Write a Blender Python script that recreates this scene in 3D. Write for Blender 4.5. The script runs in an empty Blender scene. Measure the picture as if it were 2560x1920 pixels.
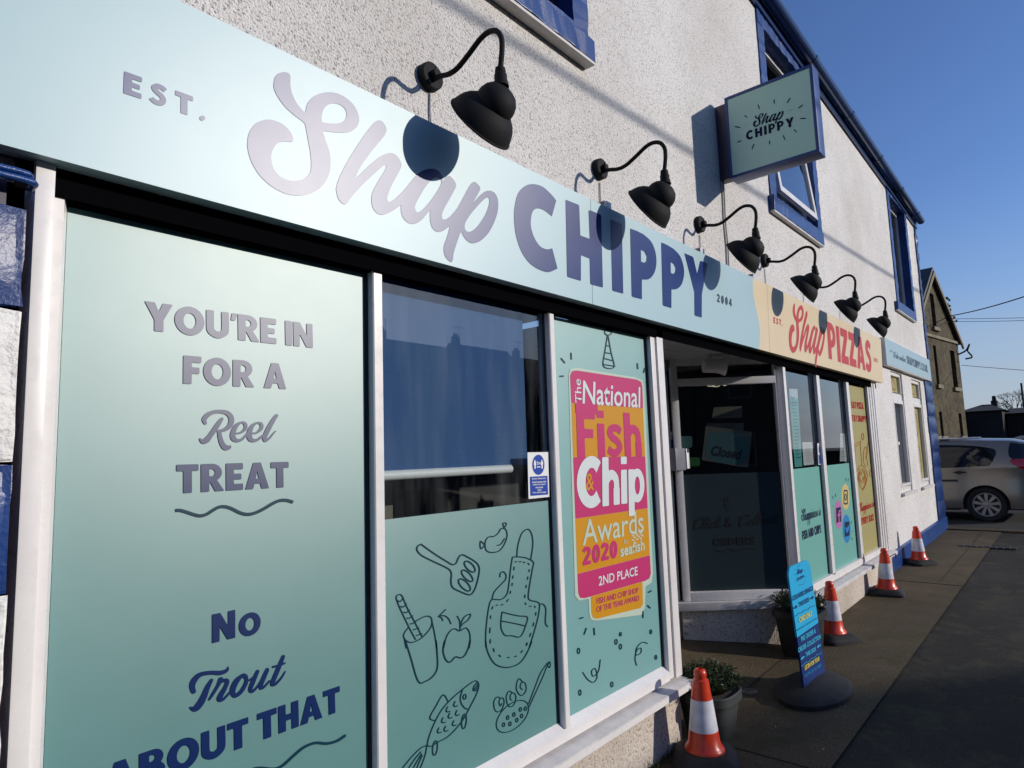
import bpy, bmesh, math, random
import numpy as np
from mathutils import Vector, Matrix
random.seed(7)
C = bpy.context.scene.collection
SC = bpy.context.scene

# ------------------------------------------------------------------ camera
CF, YAW, PIT, ROL = 1632.9, math.radians(40.923), math.radians(6.303), math.radians(-1.905)
PW, PH = 2560.0, 1920.0
_f = np.array([math.cos(YAW)*math.cos(PIT), math.sin(YAW)*math.cos(PIT), math.sin(PIT)])
_r0 = np.array([math.sin(YAW), -math.cos(YAW), 0.0])
_u0 = np.cross(_r0, _f)
_r = _r0*math.cos(ROL)+_u0*math.sin(ROL)
_u = np.cross(_r, _f)
cam = bpy.data.cameras.new('camera'); cam.sensor_width = 36.0; cam.lens = 36.0*CF/PW
cam.clip_start = 0.05; cam.clip_end = 2000
camo = bpy.data.objects.new('camera', cam); C.objects.link(camo)
camo.matrix_world = Matrix(((_r[0], _u[0], -_f[0], 0), (_r[1], _u[1], -_f[1], 0), (_r[2], _u[2], -_f[2], 0), (0, 0, 0, 1)))
SC.camera = camo
# ------------------------------------------------------------------ light
SUN = Vector((0.57, -1.0, 0.375)).normalized()
SUN_EL = math.asin(SUN.z); SUN_ROT = math.atan2(SUN.x, SUN.y)
sl = bpy.data.lights.new('sun', 'SUN'); sl.energy = 3.3; sl.angle = math.radians(0.53); sl.color = (1.0, 0.93, 0.85)
so = bpy.data.objects.new('sun', sl); C.objects.link(so)
so.rotation_euler = SUN.to_track_quat('Z', 'Y').to_euler()
world = bpy.data.worlds.new('World'); SC.world = world; world.use_nodes = True
wt = world.node_tree; bg = wt.nodes['Background']
sky = wt.nodes.new('ShaderNodeTexSky'); sky.sky_type = 'NISHITA'; sky.sun_disc = False
sky.sun_elevation = SUN_EL; sky.sun_rotation = SUN_ROT
sky.air_density = 1.0; sky.dust_density = 0.5; sky.ozone_density = 4.0; sky.altitude = 400
_tc = wt.nodes.new('ShaderNodeTexCoord'); _sx = wt.nodes.new('ShaderNodeSeparateXYZ')
wt.links.new(_tc.outputs['Generated'], _sx.inputs[0])
_mp = wt.nodes.new('ShaderNodeMapping'); _mp.inputs['Scale'].default_value = (1.2, 1.2, 9.0)
wt.links.new(_tc.outputs['Generated'], _mp.inputs[0])
_nz = wt.nodes.new('ShaderNodeTexNoise'); _nz.inputs['Scale'].default_value = 2.3; _nz.inputs['Detail'].default_value = 6; _nz.inputs['Roughness'].default_value = 0.55
wt.links.new(_mp.outputs[0], _nz.inputs['Vector'])
_cr = wt.nodes.new('ShaderNodeValToRGB'); _cr.color_ramp.elements[0].position = 0.25; _cr.color_ramp.elements[1].position = 0.70
wt.links.new(_nz.outputs['Fac'], _cr.inputs[0])
_hr = wt.nodes.new('ShaderNodeMapRange'); _hr.interpolation_type = 'SMOOTHSTEP'
_hr.inputs['From Min'].default_value = 0.20; _hr.inputs['From Max'].default_value = 0.05
wt.links.new(_sx.outputs['Z'], _hr.inputs['Value'])
_mu = wt.nodes.new('ShaderNodeMath'); _mu.operation = 'MULTIPLY'
wt.links.new(_cr.outputs[0], _mu.inputs[0]); wt.links.new(_hr.outputs[0], _mu.inputs[1])
_hs = wt.nodes.new('ShaderNodeHueSaturation'); _hs.inputs['Saturation'].default_value = 1.08; _hs.inputs['Hue'].default_value = 0.512; wt.links.new(sky.outputs[0], _hs.inputs['Color'])
_h2 = wt.nodes.new('ShaderNodeMapRange'); _h2.interpolation_type = 'SMOOTHSTEP'; _h2.inputs['From Min'].default_value = 0.34; _h2.inputs['From Max'].default_value = 0.0; _h2.inputs['To Max'].default_value = 0.58
wt.links.new(_sx.outputs['Z'], _h2.inputs['Value'])
_m0 = wt.nodes.new('ShaderNodeMix'); _m0.data_type = 'RGBA'; wt.links.new(_h2.outputs[0], _m0.inputs['Factor']); wt.links.new(_hs.outputs[0], _m0.inputs['A']); _m0.inputs['B'].default_value = (2.0, 2.55, 3.5, 1)
_mx = wt.nodes.new('ShaderNodeMix'); _mx.data_type = 'RGBA'
wt.links.new(_mu.outputs[0], _mx.inputs['Factor']); wt.links.new(_m0.outputs['Result'], _mx.inputs['A']); _mx.inputs['B'].default_value = (2.9, 3.1, 3.7, 1)
wt.links.new(_mx.outputs['Result'], bg.inputs['Color']); bg.inputs['Strength'].default_value = 0.15
vs = SC.view_settings; vs.view_transform = 'Standard'; vs.look = 'None'; vs.exposure = 0.0; vs.gamma = 1.0; vs.use_curve_mapping = False

# ------------------------------------------------------------------ pixel rays -> real planes
def rays(px, py):
    px = np.asarray(px, float); py = np.asarray(py, float)
    a = (px-PW/2)/CF; b = -(py-PH/2)/CF
    return a[..., None]*_r + b[..., None]*_u + _f
class Plane:
    """a real surface: origin O, in-plane unit axes U (right) and V (up), N towards the viewer"""
    def __init__(s, O, U, V):
        s.O = np.array(O, float); s.U = np.array(U, float); s.V = np.array(V, float)
        s.U /= np.linalg.norm(s.U); s.V /= np.linalg.norm(s.V); s.N = np.cross(s.U, s.V)
        s.N /= np.linalg.norm(s.N)
        if s.N @ (-s.O) < 0: s.N = -s.N
    def uv(s, px, py):
        d = rays(px, py); t = (s.O @ s.N)/(d @ s.N); P = d*t[..., None]-s.O
        return np.stack([P @ s.U, P @ s.V], -1)
    def at(s, u, v, off=0.0):
        return s.O + np.asarray(u)[..., None]*s.U + np.asarray(v)[..., None]*s.V + off*s.N
    def px(s, px, py, off=0.0):
        q = s.uv(px, py); return s.at(q[..., 0], q[..., 1], off)

# ------------------------------------------------------------------ materials
MATS = {}
def mat(name, col, rough=0.6, metal=0.0, spec=0.5, coat=0.0, coat_r=0.1, emit=None, alpha=None):
    m = bpy.data.materials.new(name); m.use_nodes = True; b = m.node_tree.nodes['Principled BSDF']
    b.inputs['Base Color'].default_value = (*col, 1); b.inputs['Roughness'].default_value = rough
    b.inputs['Metallic'].default_value = metal; b.inputs['Specular IOR Level'].default_value = spec
    b.inputs['Coat Weight'].default_value = coat; b.inputs['Coat Roughness'].default_value = coat_r
    if emit: b.inputs['Emission Color'].default_value = (*emit[0], 1); b.inputs['Emission Strength'].default_value = emit[1]
    MATS[name] = m; return m
def nodes_of(m): return m.node_tree, m.node_tree.nodes['Principled BSDF']
def tex(t, kind, scale, **kw):
    n = t.nodes.new(kind); n.inputs['Scale'].default_value = scale
    for k, v in kw.items():
        if k in n.inputs: n.inputs[k].default_value = v
        else: setattr(n, k, v)
    g = t.nodes.get('OC') or t.nodes.new('ShaderNodeTexCoord'); g.name = 'OC'
    t.links.new(g.outputs['Object'], n.inputs['Vector']); return n
def ramp(t, src, stops):
    r = t.nodes.new('ShaderNodeValToRGB'); e = r.color_ramp.elements
    e[0].position, e[0].color = stops[0][0], (*stops[0][1], 1); e[1].position, e[1].color = stops[-1][0], (*stops[-1][1], 1)
    for p, c in stops[1:-1]:
        x = e.new(p); x.color = (*c, 1)
    t.links.new(src, r.inputs[0]); return r
def mulmix(t, a, b, fac=1.0, mode='MULTIPLY'):
    m = t.nodes.new('ShaderNodeMix'); m.data_type = 'RGBA'; m.blend_type = mode; m.inputs['Factor'].default_value = fac
    t.links.new(a, m.inputs['A']); t.links.new(b, m.inputs['B']); return m
def bump(t, b, src, strength, dist, prev=None):
    n = t.nodes.new('ShaderNodeBump'); n.inputs['Strength'].default_value = strength; n.inputs['Distance'].default_value = dist
    t.links.new(src, n.inputs['Height'])
    if prev: t.links.new(prev.outputs[0], n.inputs['Normal'])
    t.links.new(n.outputs[0], b.inputs['Normal']); return n
def schlick(t, f0, boost=1.0):
    """reflectance that does not care which side of the sheet is hit"""
    lw = t.nodes.new('ShaderNodeLayerWeight'); lw.inputs['Blend'].default_value = 0.5
    p = t.nodes.new('ShaderNodeMath'); p.operation = 'POWER'; p.inputs[1].default_value = 5.0; t.links.new(lw.outputs['Facing'], p.inputs[0])
    q = t.nodes.new('ShaderNodeMath'); q.operation = 'MULTIPLY_ADD'; q.inputs[1].default_value = (1-f0)*boost; q.inputs[2].default_value = f0*boost; q.use_clamp = True
    t.links.new(p.outputs[0], q.inputs[0]); return q
def dash_mat(name, c1, c2, grime=(0.72, 0.70, 0.66), scale=75.0, bs=0.9, dist=0.006, rough=0.85):
    m = mat(name, c1, rough, spec=0.3); t, b = nodes_of(m)
    v = tex(t, 'ShaderNodeTexVoronoi', scale); n2 = tex(t, 'ShaderNodeTexNoise', scale*0.95, Detail=3.0, Roughness=0.6)
    n3 = tex(t, 'ShaderNodeTexNoise', 0.9, Detail=5.0, Roughness=0.6)
    r1 = ramp(t, n2.outputs['Fac'], [(0.345, (0.40, 0.39, 0.38)), (0.42, (0.90, 0.90, 0.90)), (0.5, (1, 1, 1))])  # shade of the tiny pits put into the colour as dark specks
    r2 = ramp(t, n3.outputs['Fac'], [(0.30, grime), (0.62, (1, 1, 1))])
    rc = ramp(t, v.outputs['Color'], [(0.0, c2), (1.0, c1)])
    a = mulmix(t, rc.outputs[0], r1.outputs[0]); a2 = mulmix(t, a.outputs['Result'], r2.outputs[0])
    t.links.new(a2.outputs['Result'], b.inputs['Base Color'])
    k = bump(t, b, n2.outputs['Fac'], bs, dist*1.4); bump(t, b, v.outputs['Distance'], bs*0.7, -dist*0.6, k)
    return m
def noise_col(name, c1, c2, scale, rough=0.6, bs=0.0, dist=0.002, bscale=None, **kw):
    m = mat(name, c1, rough, **kw); t, b = nodes_of(m)
    n = tex(t, 'ShaderNodeTexNoise', scale, Detail=6.0, Roughness=0.6)
    r = ramp(t, n.outputs['Fac'], [(0.32, c1), (0.68, c2)]); t.links.new(r.outputs[0], b.inputs['Base Color'])
    if bs: 
        n2 = tex(t, 'ShaderNodeTexNoise', bscale or scale*8, Detail=4.0); bump(t, b, n2.outputs['Fac'], bs, dist)
    return m
M = MATS
dash_mat('pebbledash', (0.87, 0.845, 0.81), (0.76, 0.74, 0.71), grime=(0.83, 0.815, 0.79), scale=115.0, bs=1.0)
dash_mat('render_low', (0.74, 0.65, 0.56), (0.60, 0.53, 0.46), scale=60, bs=1.0)
def glossy_paint(name, c1, c2, bscale=60):
    m = noise_col(name, c1, c2, 3.0, 0.33, bs=0.35, dist=0.004, bscale=bscale, spec=0.35); return m
glossy_paint('blue_paint', (0.007, 0.040, 0.165), (0.012, 0.062, 0.24), 150)
glossy_paint('blue_stone', (0.004, 0.020, 0.10), (0.010, 0.050, 0.20), 70)
noise_col('stone_white', (0.80, 0.79, 0.75), (0.70, 0.69, 0.65), 8, 0.6, bs=1.0, dist=0.012, bscale=45)
def upvc(name, col):
    m = mat(name, col, 0.28, spec=0.45); t, b = nodes_of(m)
    n = tex(t, 'ShaderNodeTexNoise', 6.0, Detail=5.0, Roughness=0.6)
    r = ramp(t, n.outputs['Fac'], [(0.3, tuple(0.93*c for c in col)), (0.6, col)]); t.links.new(r.outputs[0], b.inputs['Base Color'])
    n2 = tex(t, 'ShaderNodeTexNoise', 25.0, Detail=3.0); r2 = ramp(t, n2.outputs['Fac'], [(0.3, (0.22,)*3), (0.7, (0.4,)*3)]); t.links.new(r2.outputs[0], b.inputs['Roughness'])
    return m
upvc('white_upvc', (0.77, 0.74, 0.71))
noise_col('sill_stone', (0.50, 0.48, 0.46), (0.66, 0.63, 0.60), 9, 0.55, bs=0.3, dist=0.002, bscale=120)
noise_col('seal_black', (0.012, 0.012, 0.014), (0.02, 0.02, 0.022), 20, 0.5)
def satin(name, c, rough=0.34, spec=0.5, var=0.93, coat=0.0, coat_r=0.15, ior=1.5):
    m = mat(name, c, rough, spec=spec, coat=coat, coat_r=coat_r); t, b = nodes_of(m); b.inputs['IOR'].default_value = ior
    n = tex(t, 'ShaderNodeTexNoise', 2.2, Detail=6.0, Roughness=0.65)
    r = ramp(t, n.outputs['Fac'], [(0.25, tuple(v*var for v in c)), (0.7, c)]); t.links.new(r.outputs[0], b.inputs['Base Color'])
    n2 = tex(t, 'ShaderNodeTexNoise', 9.0, Detail=4.0); r2 = ramp(t, n2.outputs['Fac'], [(0.3, (rough*0.985,)*3), (0.7, (rough*1.015,)*3)]); t.links.new(r2.outputs[0], b.inputs['Roughness'])
    return m
def sheen(name, c, rough, ior, var=.98, fac=1.0):
    """printed vinyl: diffuse colour under a clear satin face with a tight-tailed highlight"""
    m = mat(name, c, 0.6, spec=0.0); t, b = nodes_of(m)
    n = tex(t, 'ShaderNodeTexNoise', 2.2, Detail=6.0, Roughness=0.65)
    r = ramp(t, n.outputs['Fac'], [(0.25, tuple(v*var for v in c)), (0.7, c)]); t.links.new(r.outputs[0], b.inputs['Base Color'])
    g = t.nodes.new('ShaderNodeBsdfAnisotropic'); g.distribution = 'BECKMANN'; g.inputs['Roughness'].default_value = rough
    n2 = tex(t, 'ShaderNodeTexNoise', 5.0, Detail=8.0, Roughness=0.7); r2 = ramp(t, n2.outputs['Fac'], [(0.3, (rough*.985,)*3), (0.7, (rough*1.015,)*3)]); t.links.new(r2.outputs[0], g.inputs['Roughness'])
    f = schlick(t, ((ior-1)/(ior+1))**2)
    x = t.nodes.new('ShaderNodeMixShader'); t.links.new(f.outputs[0], x.inputs[0]); t.links.new(b.outputs[0], x.inputs[1]); t.links.new(g.outputs[0], x.inputs[2])
    t.links.new(x.outputs[0], t.nodes['Material Output'].inputs['Surface']); return m
sheen('mint_panel', (0.425, 0.59, 0.62), 0.40, 1.60)
satin('sand_panel', (0.72, 0.58, 0.36), 0.45)
sheen('navy_vinyl', (0.010, 0.030, 0.155), 0.37, 1.62)
sheen('slate_vinyl', (0.009, 0.042, 0.065), 0.43, 1.34)
satin('red_vinyl', (0.52, 0.045, 0.055), 0.5, 0.25)
mat('red_print', (0.36, 0.03, 0.035), 0.8, spec=0.0)
mat('shade_black', (0.003, 0.003, 0.004), 1.0, spec=0.0)
sheen('teal_film', (0.128, 0.285, 0.272), 0.45, 2.05, .92)
sheen('award_film', (0.20, 0.40, 0.385), 0.45, 1.8, .95)
sheen('film_vinyl', (0.009, 0.026, 0.105), 0.40, 1.62)
satin('teal_film_far', (0.15, 0.385, 0.33), 0.5, 0.2, 0.95)
satin('olive_film', (0.36, 0.32, 0.13), 0.5, 0.2, 0.95)
satin('pink_vinyl', (0.52, 0.03, 0.145), 0.42, .35); satin('amber_vinyl', (0.60, 0.27, 0.006), 0.42, .35)
satin('pale_vinyl', (0.66, 0.72, 0.70), 0.36); satin('halo_vinyl', (0.50, 0.60, 0.48), 0.36)
satin('lilac_vinyl', (0.50, 0.16, 0.40), 0.4); satin('sky_vinyl', (0.015, 0.22, 0.52), 0.4); satin('custard_vinyl', (0.62, 0.50, 0.18), 0.4)
mat('orange_ink', (0.33, 0.09, 0.012), 0.8, spec=0.0)
satin('white_card', (0.78, 0.78, 0.76), 0.45); satin('sign_blue', (0.012, 0.055, 0.36), 0.35)
satin('cyan_board', (0.02, 0.42, 0.72), 0.4); satin('deep_board', (0.006, 0.03, 0.16), 0.4); satin('cyan_ink', (0.05, 0.45, 0.68), 0.4)
satin('yellow_ink', (0.75, 0.62, 0.04), 0.4)
mat('ink_navy', (0.006, 0.014, 0.05), 0.6, spec=0.15)
satin('green_plastic', (0.03, 0.13, 0.015), 0.4)
satin('hanging_face', (0.46, 0.72, 0.60), 0.3); satin('menu_teal', (0.10, 0.46, 0.44), 0.4)
mat('lamp_black', (0.009, 0.0095, 0.0105), 0.72, spec=0.22)
t_, b_ = nodes_of(M['lamp_black']); bump(t_, b_, tex(t_, 'ShaderNodeTexNoise', 350.0, Detail=2.0).outputs['Fac'], 0.12, 0.001)
noise_col('sign_box', (0.012, 0.045, 0.17), (0.018, 0.06, 0.22), 6, 0.35, bs=0.05)
noise_col('dark_plum', (0.035, 0.022, 0.05), (0.045, 0.03, 0.06), 6, 0.4)
noise_col('soffit', (0.46, 0.47, 0.47), (0.55, 0.55, 0.55), 3, 0.5)
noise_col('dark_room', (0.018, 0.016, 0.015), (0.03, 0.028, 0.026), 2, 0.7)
noise_col('room_pale', (0.22, 0.2, 0.16), (0.28, 0.26, 0.2), 3, 0.6)
noise_col('galv', (0.42, 0.43, 0.44), (0.55, 0.56, 0.57), 12, 0.4, metal=0.6)
noise_col('cable_grey', (0.45, 0.43, 0.40), (0.55, 0.53, 0.5), 12, 0.6)
noise_col('intercom_grey', (0.16, 0.16, 0.19), (0.2, 0.2, 0.23), 8, 0.4)
noise_col('cone_orange', (0.80, 0.055, 0.012), (0.45, 0.035, 0.014), 14, 0.32, bs=0.08, bscale=60, spec=0.5)
def sleeve():
    m = mat('cone_sleeve', (0.62, 0.62, 0.68), 0.35); t, b = nodes_of(m)
    v = tex(t, 'ShaderNodeTexVoronoi', 260.0); r = ramp(t, v.outputs['Distance'], [(0.1, (0.50, 0.50, 0.58)), (0.5, (0.72, 0.71, 0.76))])
    n = tex(t, 'ShaderNodeTexNoise', 14.0, Detail=5.0); r2 = ramp(t, n.outputs['Fac'], [(0.3, (0.75, 0.74, 0.72)), (0.6, (1, 1, 1))])
    a = mulmix(t, r.outputs[0], r2.outputs[0]); t.links.new(a.outputs['Result'], b.inputs['Base Color'])
sleeve()
noise_col('rubber', (0.006, 0.006, 0.0065), (0.018, 0.017, 0.016), 12, 0.75, bs=0.3, bscale=90)
noise_col('pot_grey', (0.022, 0.027, 0.027), (0.045, 0.05, 0.048), 7, 0.55, bs=0.2, bscale=60)
noise_col('pot_dark', (0.008, 0.009, 0.01), (0.015, 0.015, 0.016), 7, 0.5)
noise_col('soil', (0.02, 0.014, 0.01), (0.04, 0.028, 0.02), 40, 0.9)
def leafmat(n, a, b2):
    m = noise_col(n, a, b2, 18, 0.5, spec=0.4)
    return m
leafmat('leaf', (0.014, 0.032, 0.006), (0.04, 0.07, 0.015)); leafmat('weed', (0.05, 0.09, 0.02), (0.13, 0.15, 0.04))
noise_col('yellow_leaf', (0.45, 0.30, 0.03), (0.35, 0.22, 0.03), 30, 0.6)
def groundmat(name, a, c, sp, scale=1.6, moss=None):
    m = mat(name, a, 0.85, spec=0.3); t, b = nodes_of(m)
    n = tex(t, 'ShaderNodeTexNoise', scale, Detail=9.0, Roughness=0.65); r = ramp(t, n.outputs['Fac'], [(0.3, a), (0.7, c)])
    n2 = tex(t, 'ShaderNodeTexNoise', 95.0, Detail=3.0, Roughness=0.7); r2 = ramp(t, n2.outputs['Fac'], [(0.35, (0.45,)*3), (0.6, (1,)*3), (0.72, (sp,)*3)])
    a1 = mulmix(t, r.outputs[0], r2.outputs[0]); out = a1
    n4 = tex(t, 'ShaderNodeTexNoise', 3.1, Detail=7.0, Roughness=0.7)
    if moss:
        r4 = ramp(t, n4.outputs['Fac'], [(0.50, (0, 0, 0)), (0.66, (1, 1, 1))])
        out = t.nodes.new('ShaderNodeMix'); out.data_type = 'RGBA'; t.links.new(r4.outputs[0], out.inputs['Factor'])
        t.links.new(a1.outputs['Result'], out.inputs['A']); out.inputs['B'].default_value = (*moss, 1)
    t.links.new(out.outputs['Result'], b.inputs['Base Color'])
    bump(t, b, n2.outputs['Fac'], 0.7, 0.006)
groundmat('concrete', (0.085, 0.06, 0.031), (0.14, 0.104, 0.06), 1.25, moss=(0.062, 0.052, 0.018))
groundmat('asphalt', (0.018, 0.015, 0.011), (0.044, 0.037, 0.026), 2.0, moss=(0.05, 0.05, 0.025))
groundmat('road_asphalt', (0.05, 0.046, 0.042), (0.075, 0.07, 0.06), 1.7)
dash_mat('sandstone', (0.115, 0.09, 0.042), (0.055, 0.042, 0.02), grime=(0.6, 0.58, 0.5), scale=4.5, bs=1.0, dist=0.03)
noise_col('sandstone_trim', (0.17, 0.14, 0.085), (0.22, 0.18, 0.11), 3, 0.8, bs=0.3)
noise_col('slate', (0.03, 0.032, 0.038), (0.055, 0.056, 0.062), 3, 0.6, bs=0.4, bscale=20, dist=0.01)
noise_col('far_render', (0.16, 0.15, 0.13), (0.22, 0.2, 0.17), 1.5, 0.85)
noise_col('far_stone', (0.012, 0.010, 0.009), (0.022, 0.019, 0.016), 1.5, 0.9)
noise_col('gutter_blue', (0.010, 0.035, 0.12), (0.018, 0.05, 0.16), 4, 0.25)
noise_col('far_slate', (0.010, 0.010, 0.011), (0.018, 0.018, 0.02), 1.5, 0.9)
noise_col('bark', (0.03, 0.024, 0.02), (0.05, 0.04, 0.03), 8, 0.9)
noise_col('wood_dark', (0.05, 0.03, 0.02), (0.07, 0.045, 0.03), 5, 0.7)
m = noise_col('car_silver', (0.27, 0.24, 0.195), (0.31, 0.275, 0.225), 2, 0.3, metal=0.55, coat=0.6, coat_r=0.06)
noise_col('car_blue', (0.02, 0.03, 0.05), (0.03, 0.045, 0.07), 2, 0.3, coat=0.6, coat_r=0.06)
mat('car_glass', (0.010, 0.011, 0.012), 0.05, spec=0.6); mat('tail_red', (0.50, 0.006, 0.012), 0.12, spec=0.6, coat=1.0, coat_r=0.03)
noise_col('alloy', (0.34, 0.33, 0.31), (0.42, 0.41, 0.39), 6, 0.35, metal=0.6); noise_col('tyre', (0.012,)*3, (0.02,)*3, 20, 0.8)
mat('rail_metal', (0.75, 0.75, 0.74), 0.25, metal=0.7); mat('black_plastic', (0.015,)*3, 0.45)
mat('fairy_white', (0.6, 0.55, 0.42), 0.4, emit=((1.0, 0.85, 0.6), 0.6))
noise_col('kraft', (0.10, 0.088, 0.06), (0.13, 0.112, 0.075), 9, 0.6); mat('dirty_teal', (0.045, 0.115, 0.105), 0.6); mat('ink_black', (0.006, 0.006, 0.008), 0.5)
satin('dim_film', (0.026, 0.042, 0.047), 0.35, 0.35, 0.9)
# glass: transparent with a fresnel mirror
def glassmat(name, tint, boost, rough=0.015, dirt=0.0):
    m = bpy.data.materials.new(name); m.use_nodes = True; t = m.node_tree; t.nodes.clear()
    o = t.nodes.new('ShaderNodeOutputMaterial'); tr = t.nodes.new('ShaderNodeBsdfTransparent'); tr.inputs[0].default_value = (*tint, 1)
    gl = t.nodes.new('ShaderNodeBsdfGlossy'); gl.inputs['Roughness'].default_value = rough
    mm = schlick(t, .04, boost); mx = t.nodes.new('ShaderNodeMixShader')
    t.links.new(mm.outputs[0], mx.inputs[0]); t.links.new(tr.outputs[0], mx.inputs[1]); t.links.new(gl.outputs[0], mx.inputs[2])
    out = mx
    if dirt:
        df = t.nodes.new('ShaderNodeBsdfDiffuse'); df.inputs[0].default_value = (0.75, 0.8, 0.8, 1)
        g = t.nodes.new('ShaderNodeTexCoord'); mp = t.nodes.new('ShaderNodeMapping'); mp.inputs['Rotation'].default_value = (0, 0.45, 0); mp.inputs['Scale'].default_value = (9, 1, 1.3)
        n = t.nodes.new('ShaderNodeTexNoise'); n.inputs['Scale'].default_value = 1.4; n.inputs['Detail'].default_value = 7
        t.links.new(g.outputs['Object'], mp.inputs[0]); t.links.new(mp.outputs[0], n.inputs['Vector'])
        r = ramp(t, n.outputs['Fac'], [(0.42, (0, 0, 0)), (0.78, (dirt,)*3)])
        m2 = t.nodes.new('ShaderNodeMixShader'); t.links.new(r.outputs[0], m2.inputs[0]); t.links.new(mx.outputs[0], m2.inputs[1]); t.links.new(df.outputs[0], m2.inputs[2]); out = m2
    t.links.new(out.outputs[0], o.inputs[0]); MATS[name] = m
glassmat('glass', (0.80, 0.84, 0.84), 2.2); glassmat('smeared_glass', (0.82, 0.86, 0.86), 2.6, dirt=0.05); glassmat('dim_glass', (0.45, 0.47, 0.48), 1.6); glassmat('upper_glass', (0.6, 0.62, 0.64), 0.35); glassmat('door_glass', (0.85, 0.9, 0.9), 1.2)
def blindmat():
    m = mat('blind_blue', (0.03, 0.10, 0.25), 0.8); t, b = nodes_of(m)
    g = t.nodes.new('ShaderNodeTexCoord'); mp = t.nodes.new('ShaderNodeMapping'); mp.inputs['Rotation'].default_value = (0, 0.35, 0); mp.inputs['Scale'].default_value = (2.6, 1, .8)
    n = t.nodes.new('ShaderNodeTexNoise'); n.inputs['Scale'].default_value = 1.1; n.inputs['Detail'].default_value = 5
    t.links.new(g.outputs['Object'], mp.inputs[0]); t.links.new(mp.outputs[0], n.inputs['Vector'])
    r = ramp(t, n.outputs['Fac'], [(0.3, (0.018, 0.080, 0.235)), (0.75, (0.032, 0.10, 0.235))]); t.links.new(r.outputs[0], b.inputs['Base Color'])
blindmat()

# ------------------------------------------------------------------ object helpers
PINV = {}
def link(name, me, m=None, parent=None, **props):
    o = bpy.data.objects.new(name, me); C.objects.link(o)
    if m is not None and me is not None and len(me.materials) == 0: me.materials.append(M[m] if isinstance(m, str) else m)
    if parent is not None:
        o.parent = parent
        if parent.name in PINV: o.matrix_parent_inverse = PINV[parent.name]
    for k, v in props.items(): o[k] = v
    return o
def wthing(name, label, cat, loc, group=None):
    """an Empty at the thing's base whose parts are modelled in world coordinates"""
    o = thing(name, label, cat, group, loc); PINV[o.name] = Matrix.Translation(-Vector(loc)); return o
def thing(name, label, cat, group=None, loc=(0, 0, 0), rz=0):
    o = bpy.data.objects.new(name, None); C.objects.link(o); o.location = loc; o.rotation_euler = (0, 0, rz); o.empty_display_size = 0.1
    o['label'] = label; o['category'] = cat
    if group: o['group'] = group
    return o
def tag(o, label, cat, group=None):
    o['label'] = label; o['category'] = cat
    if group: o['group'] = group
    return o
class MB:
    def __init__(s): s.v = []; s.f = []
    def add(s, vs, fs):
        n = len(s.v); s.v += [tuple(map(float, v)) for v in vs]; s.f += [tuple(i+n for i in f) for f in fs]; return s
    def box(s, x0, x1, y0, y1, z0, z1):
        vs = [(x, y, z) for z in (z0, z1) for y in (y0, y1) for x in (x0, x1)]
        return s.add(vs, [(0, 2, 3, 1), (4, 5, 7, 6), (0, 1, 5, 4), (2, 6, 7, 3), (0, 4, 6, 2), (1, 3, 7, 5)])
    def hexa(s, b, t):
        b = list(b); t = list(t); n = len(b)
        fs = [tuple(range(n-1, -1, -1)), tuple(range(n, 2*n))]+[(i, (i+1) % n, n+(i+1) % n, n+i) for i in range(n)]
        return s.add(b+t, fs)
    def quad(s, a, b, c, d): return s.add([a, b, c, d], [(0, 1, 2, 3)])
    def tube(s, pts, rad, n=10, caps=True):
        P = [Vector(p) for p in pts]; R = rad if hasattr(rad, '__len__') else [rad]*len(P)
        vs = []; fs = []; up = None
        for i, p in enumerate(P):
            t = ((P[min(i+1, len(P)-1)]-P[max(i-1, 0)])).normalized()
            if up is None: up = t.orthogonal().normalized()
            up = (up-t*up.dot(t)).normalized(); sd = t.cross(up)
            for k in range(n):
                a = 2*math.pi*k/n; vs.append(p+(up*math.cos(a)+sd*math.sin(a))*R[i])
        for i in range(len(P)-1):
            for k in range(n): fs.append((i*n+k, i*n+(k+1) % n, (i+1)*n+(k+1) % n, (i+1)*n+k))
        if caps: fs.append(tuple(range(n-1, -1, -1))); fs.append(tuple((len(P)-1)*n+k for k in range(n)))
        return s.add(vs, fs)
    def lathe(s, prof, base=(0, 0, 0), axis=(0, 0, 1), n=28, cap0=False, cap1=False):
        ax = Vector(axis).normalized(); u = ax.orthogonal().normalized(); w = ax.cross(u); b = Vector(base)
        vs = [b+ax*h+(u*math.cos(2*math.pi*k/n)+w*math.sin(2*math.pi*k/n))*r for r, h in prof for k in range(n)]
        fs = [(i*n+k, i*n+(k+1) % n, (i+1)*n+(k+1) % n, (i+1)*n+k) for i in range(len(prof)-1) for k in range(n)]
        if cap0: fs.append(tuple(range(n-1, -1, -1)))
        if cap1: fs.append(tuple((len(prof)-1)*n+k for k in range(n)))
        return s.add(vs, fs)
    def build(s, name, m, parent=None, smooth=False, bevel=0.0, fix=True, **props):
        me = bpy.data.meshes.new(name); me.from_pydata(s.v, [], s.f)
        if fix:
            bm = bmesh.new(); bm.from_mesh(me); bmesh.ops.remove_doubles(bm, verts=bm.verts, dist=1e-5)
            bmesh.ops.recalc_face_normals(bm, faces=bm.faces)
            if bevel: bmesh.ops.bevel(bm, geom=list(bm.edges), offset=bevel, segments=2, affect='EDGES', profile=0.6)
            bm.to_mesh(me); bm.free()
        if smooth:
            me.polygons.foreach_set('use_smooth', [True]*len(me.polygons))
            try: me.set_sharp_from_angle(angle=math.radians(38))
            except Exception: pass
        me.update(); return link(name, me, m, parent, **props)
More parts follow.
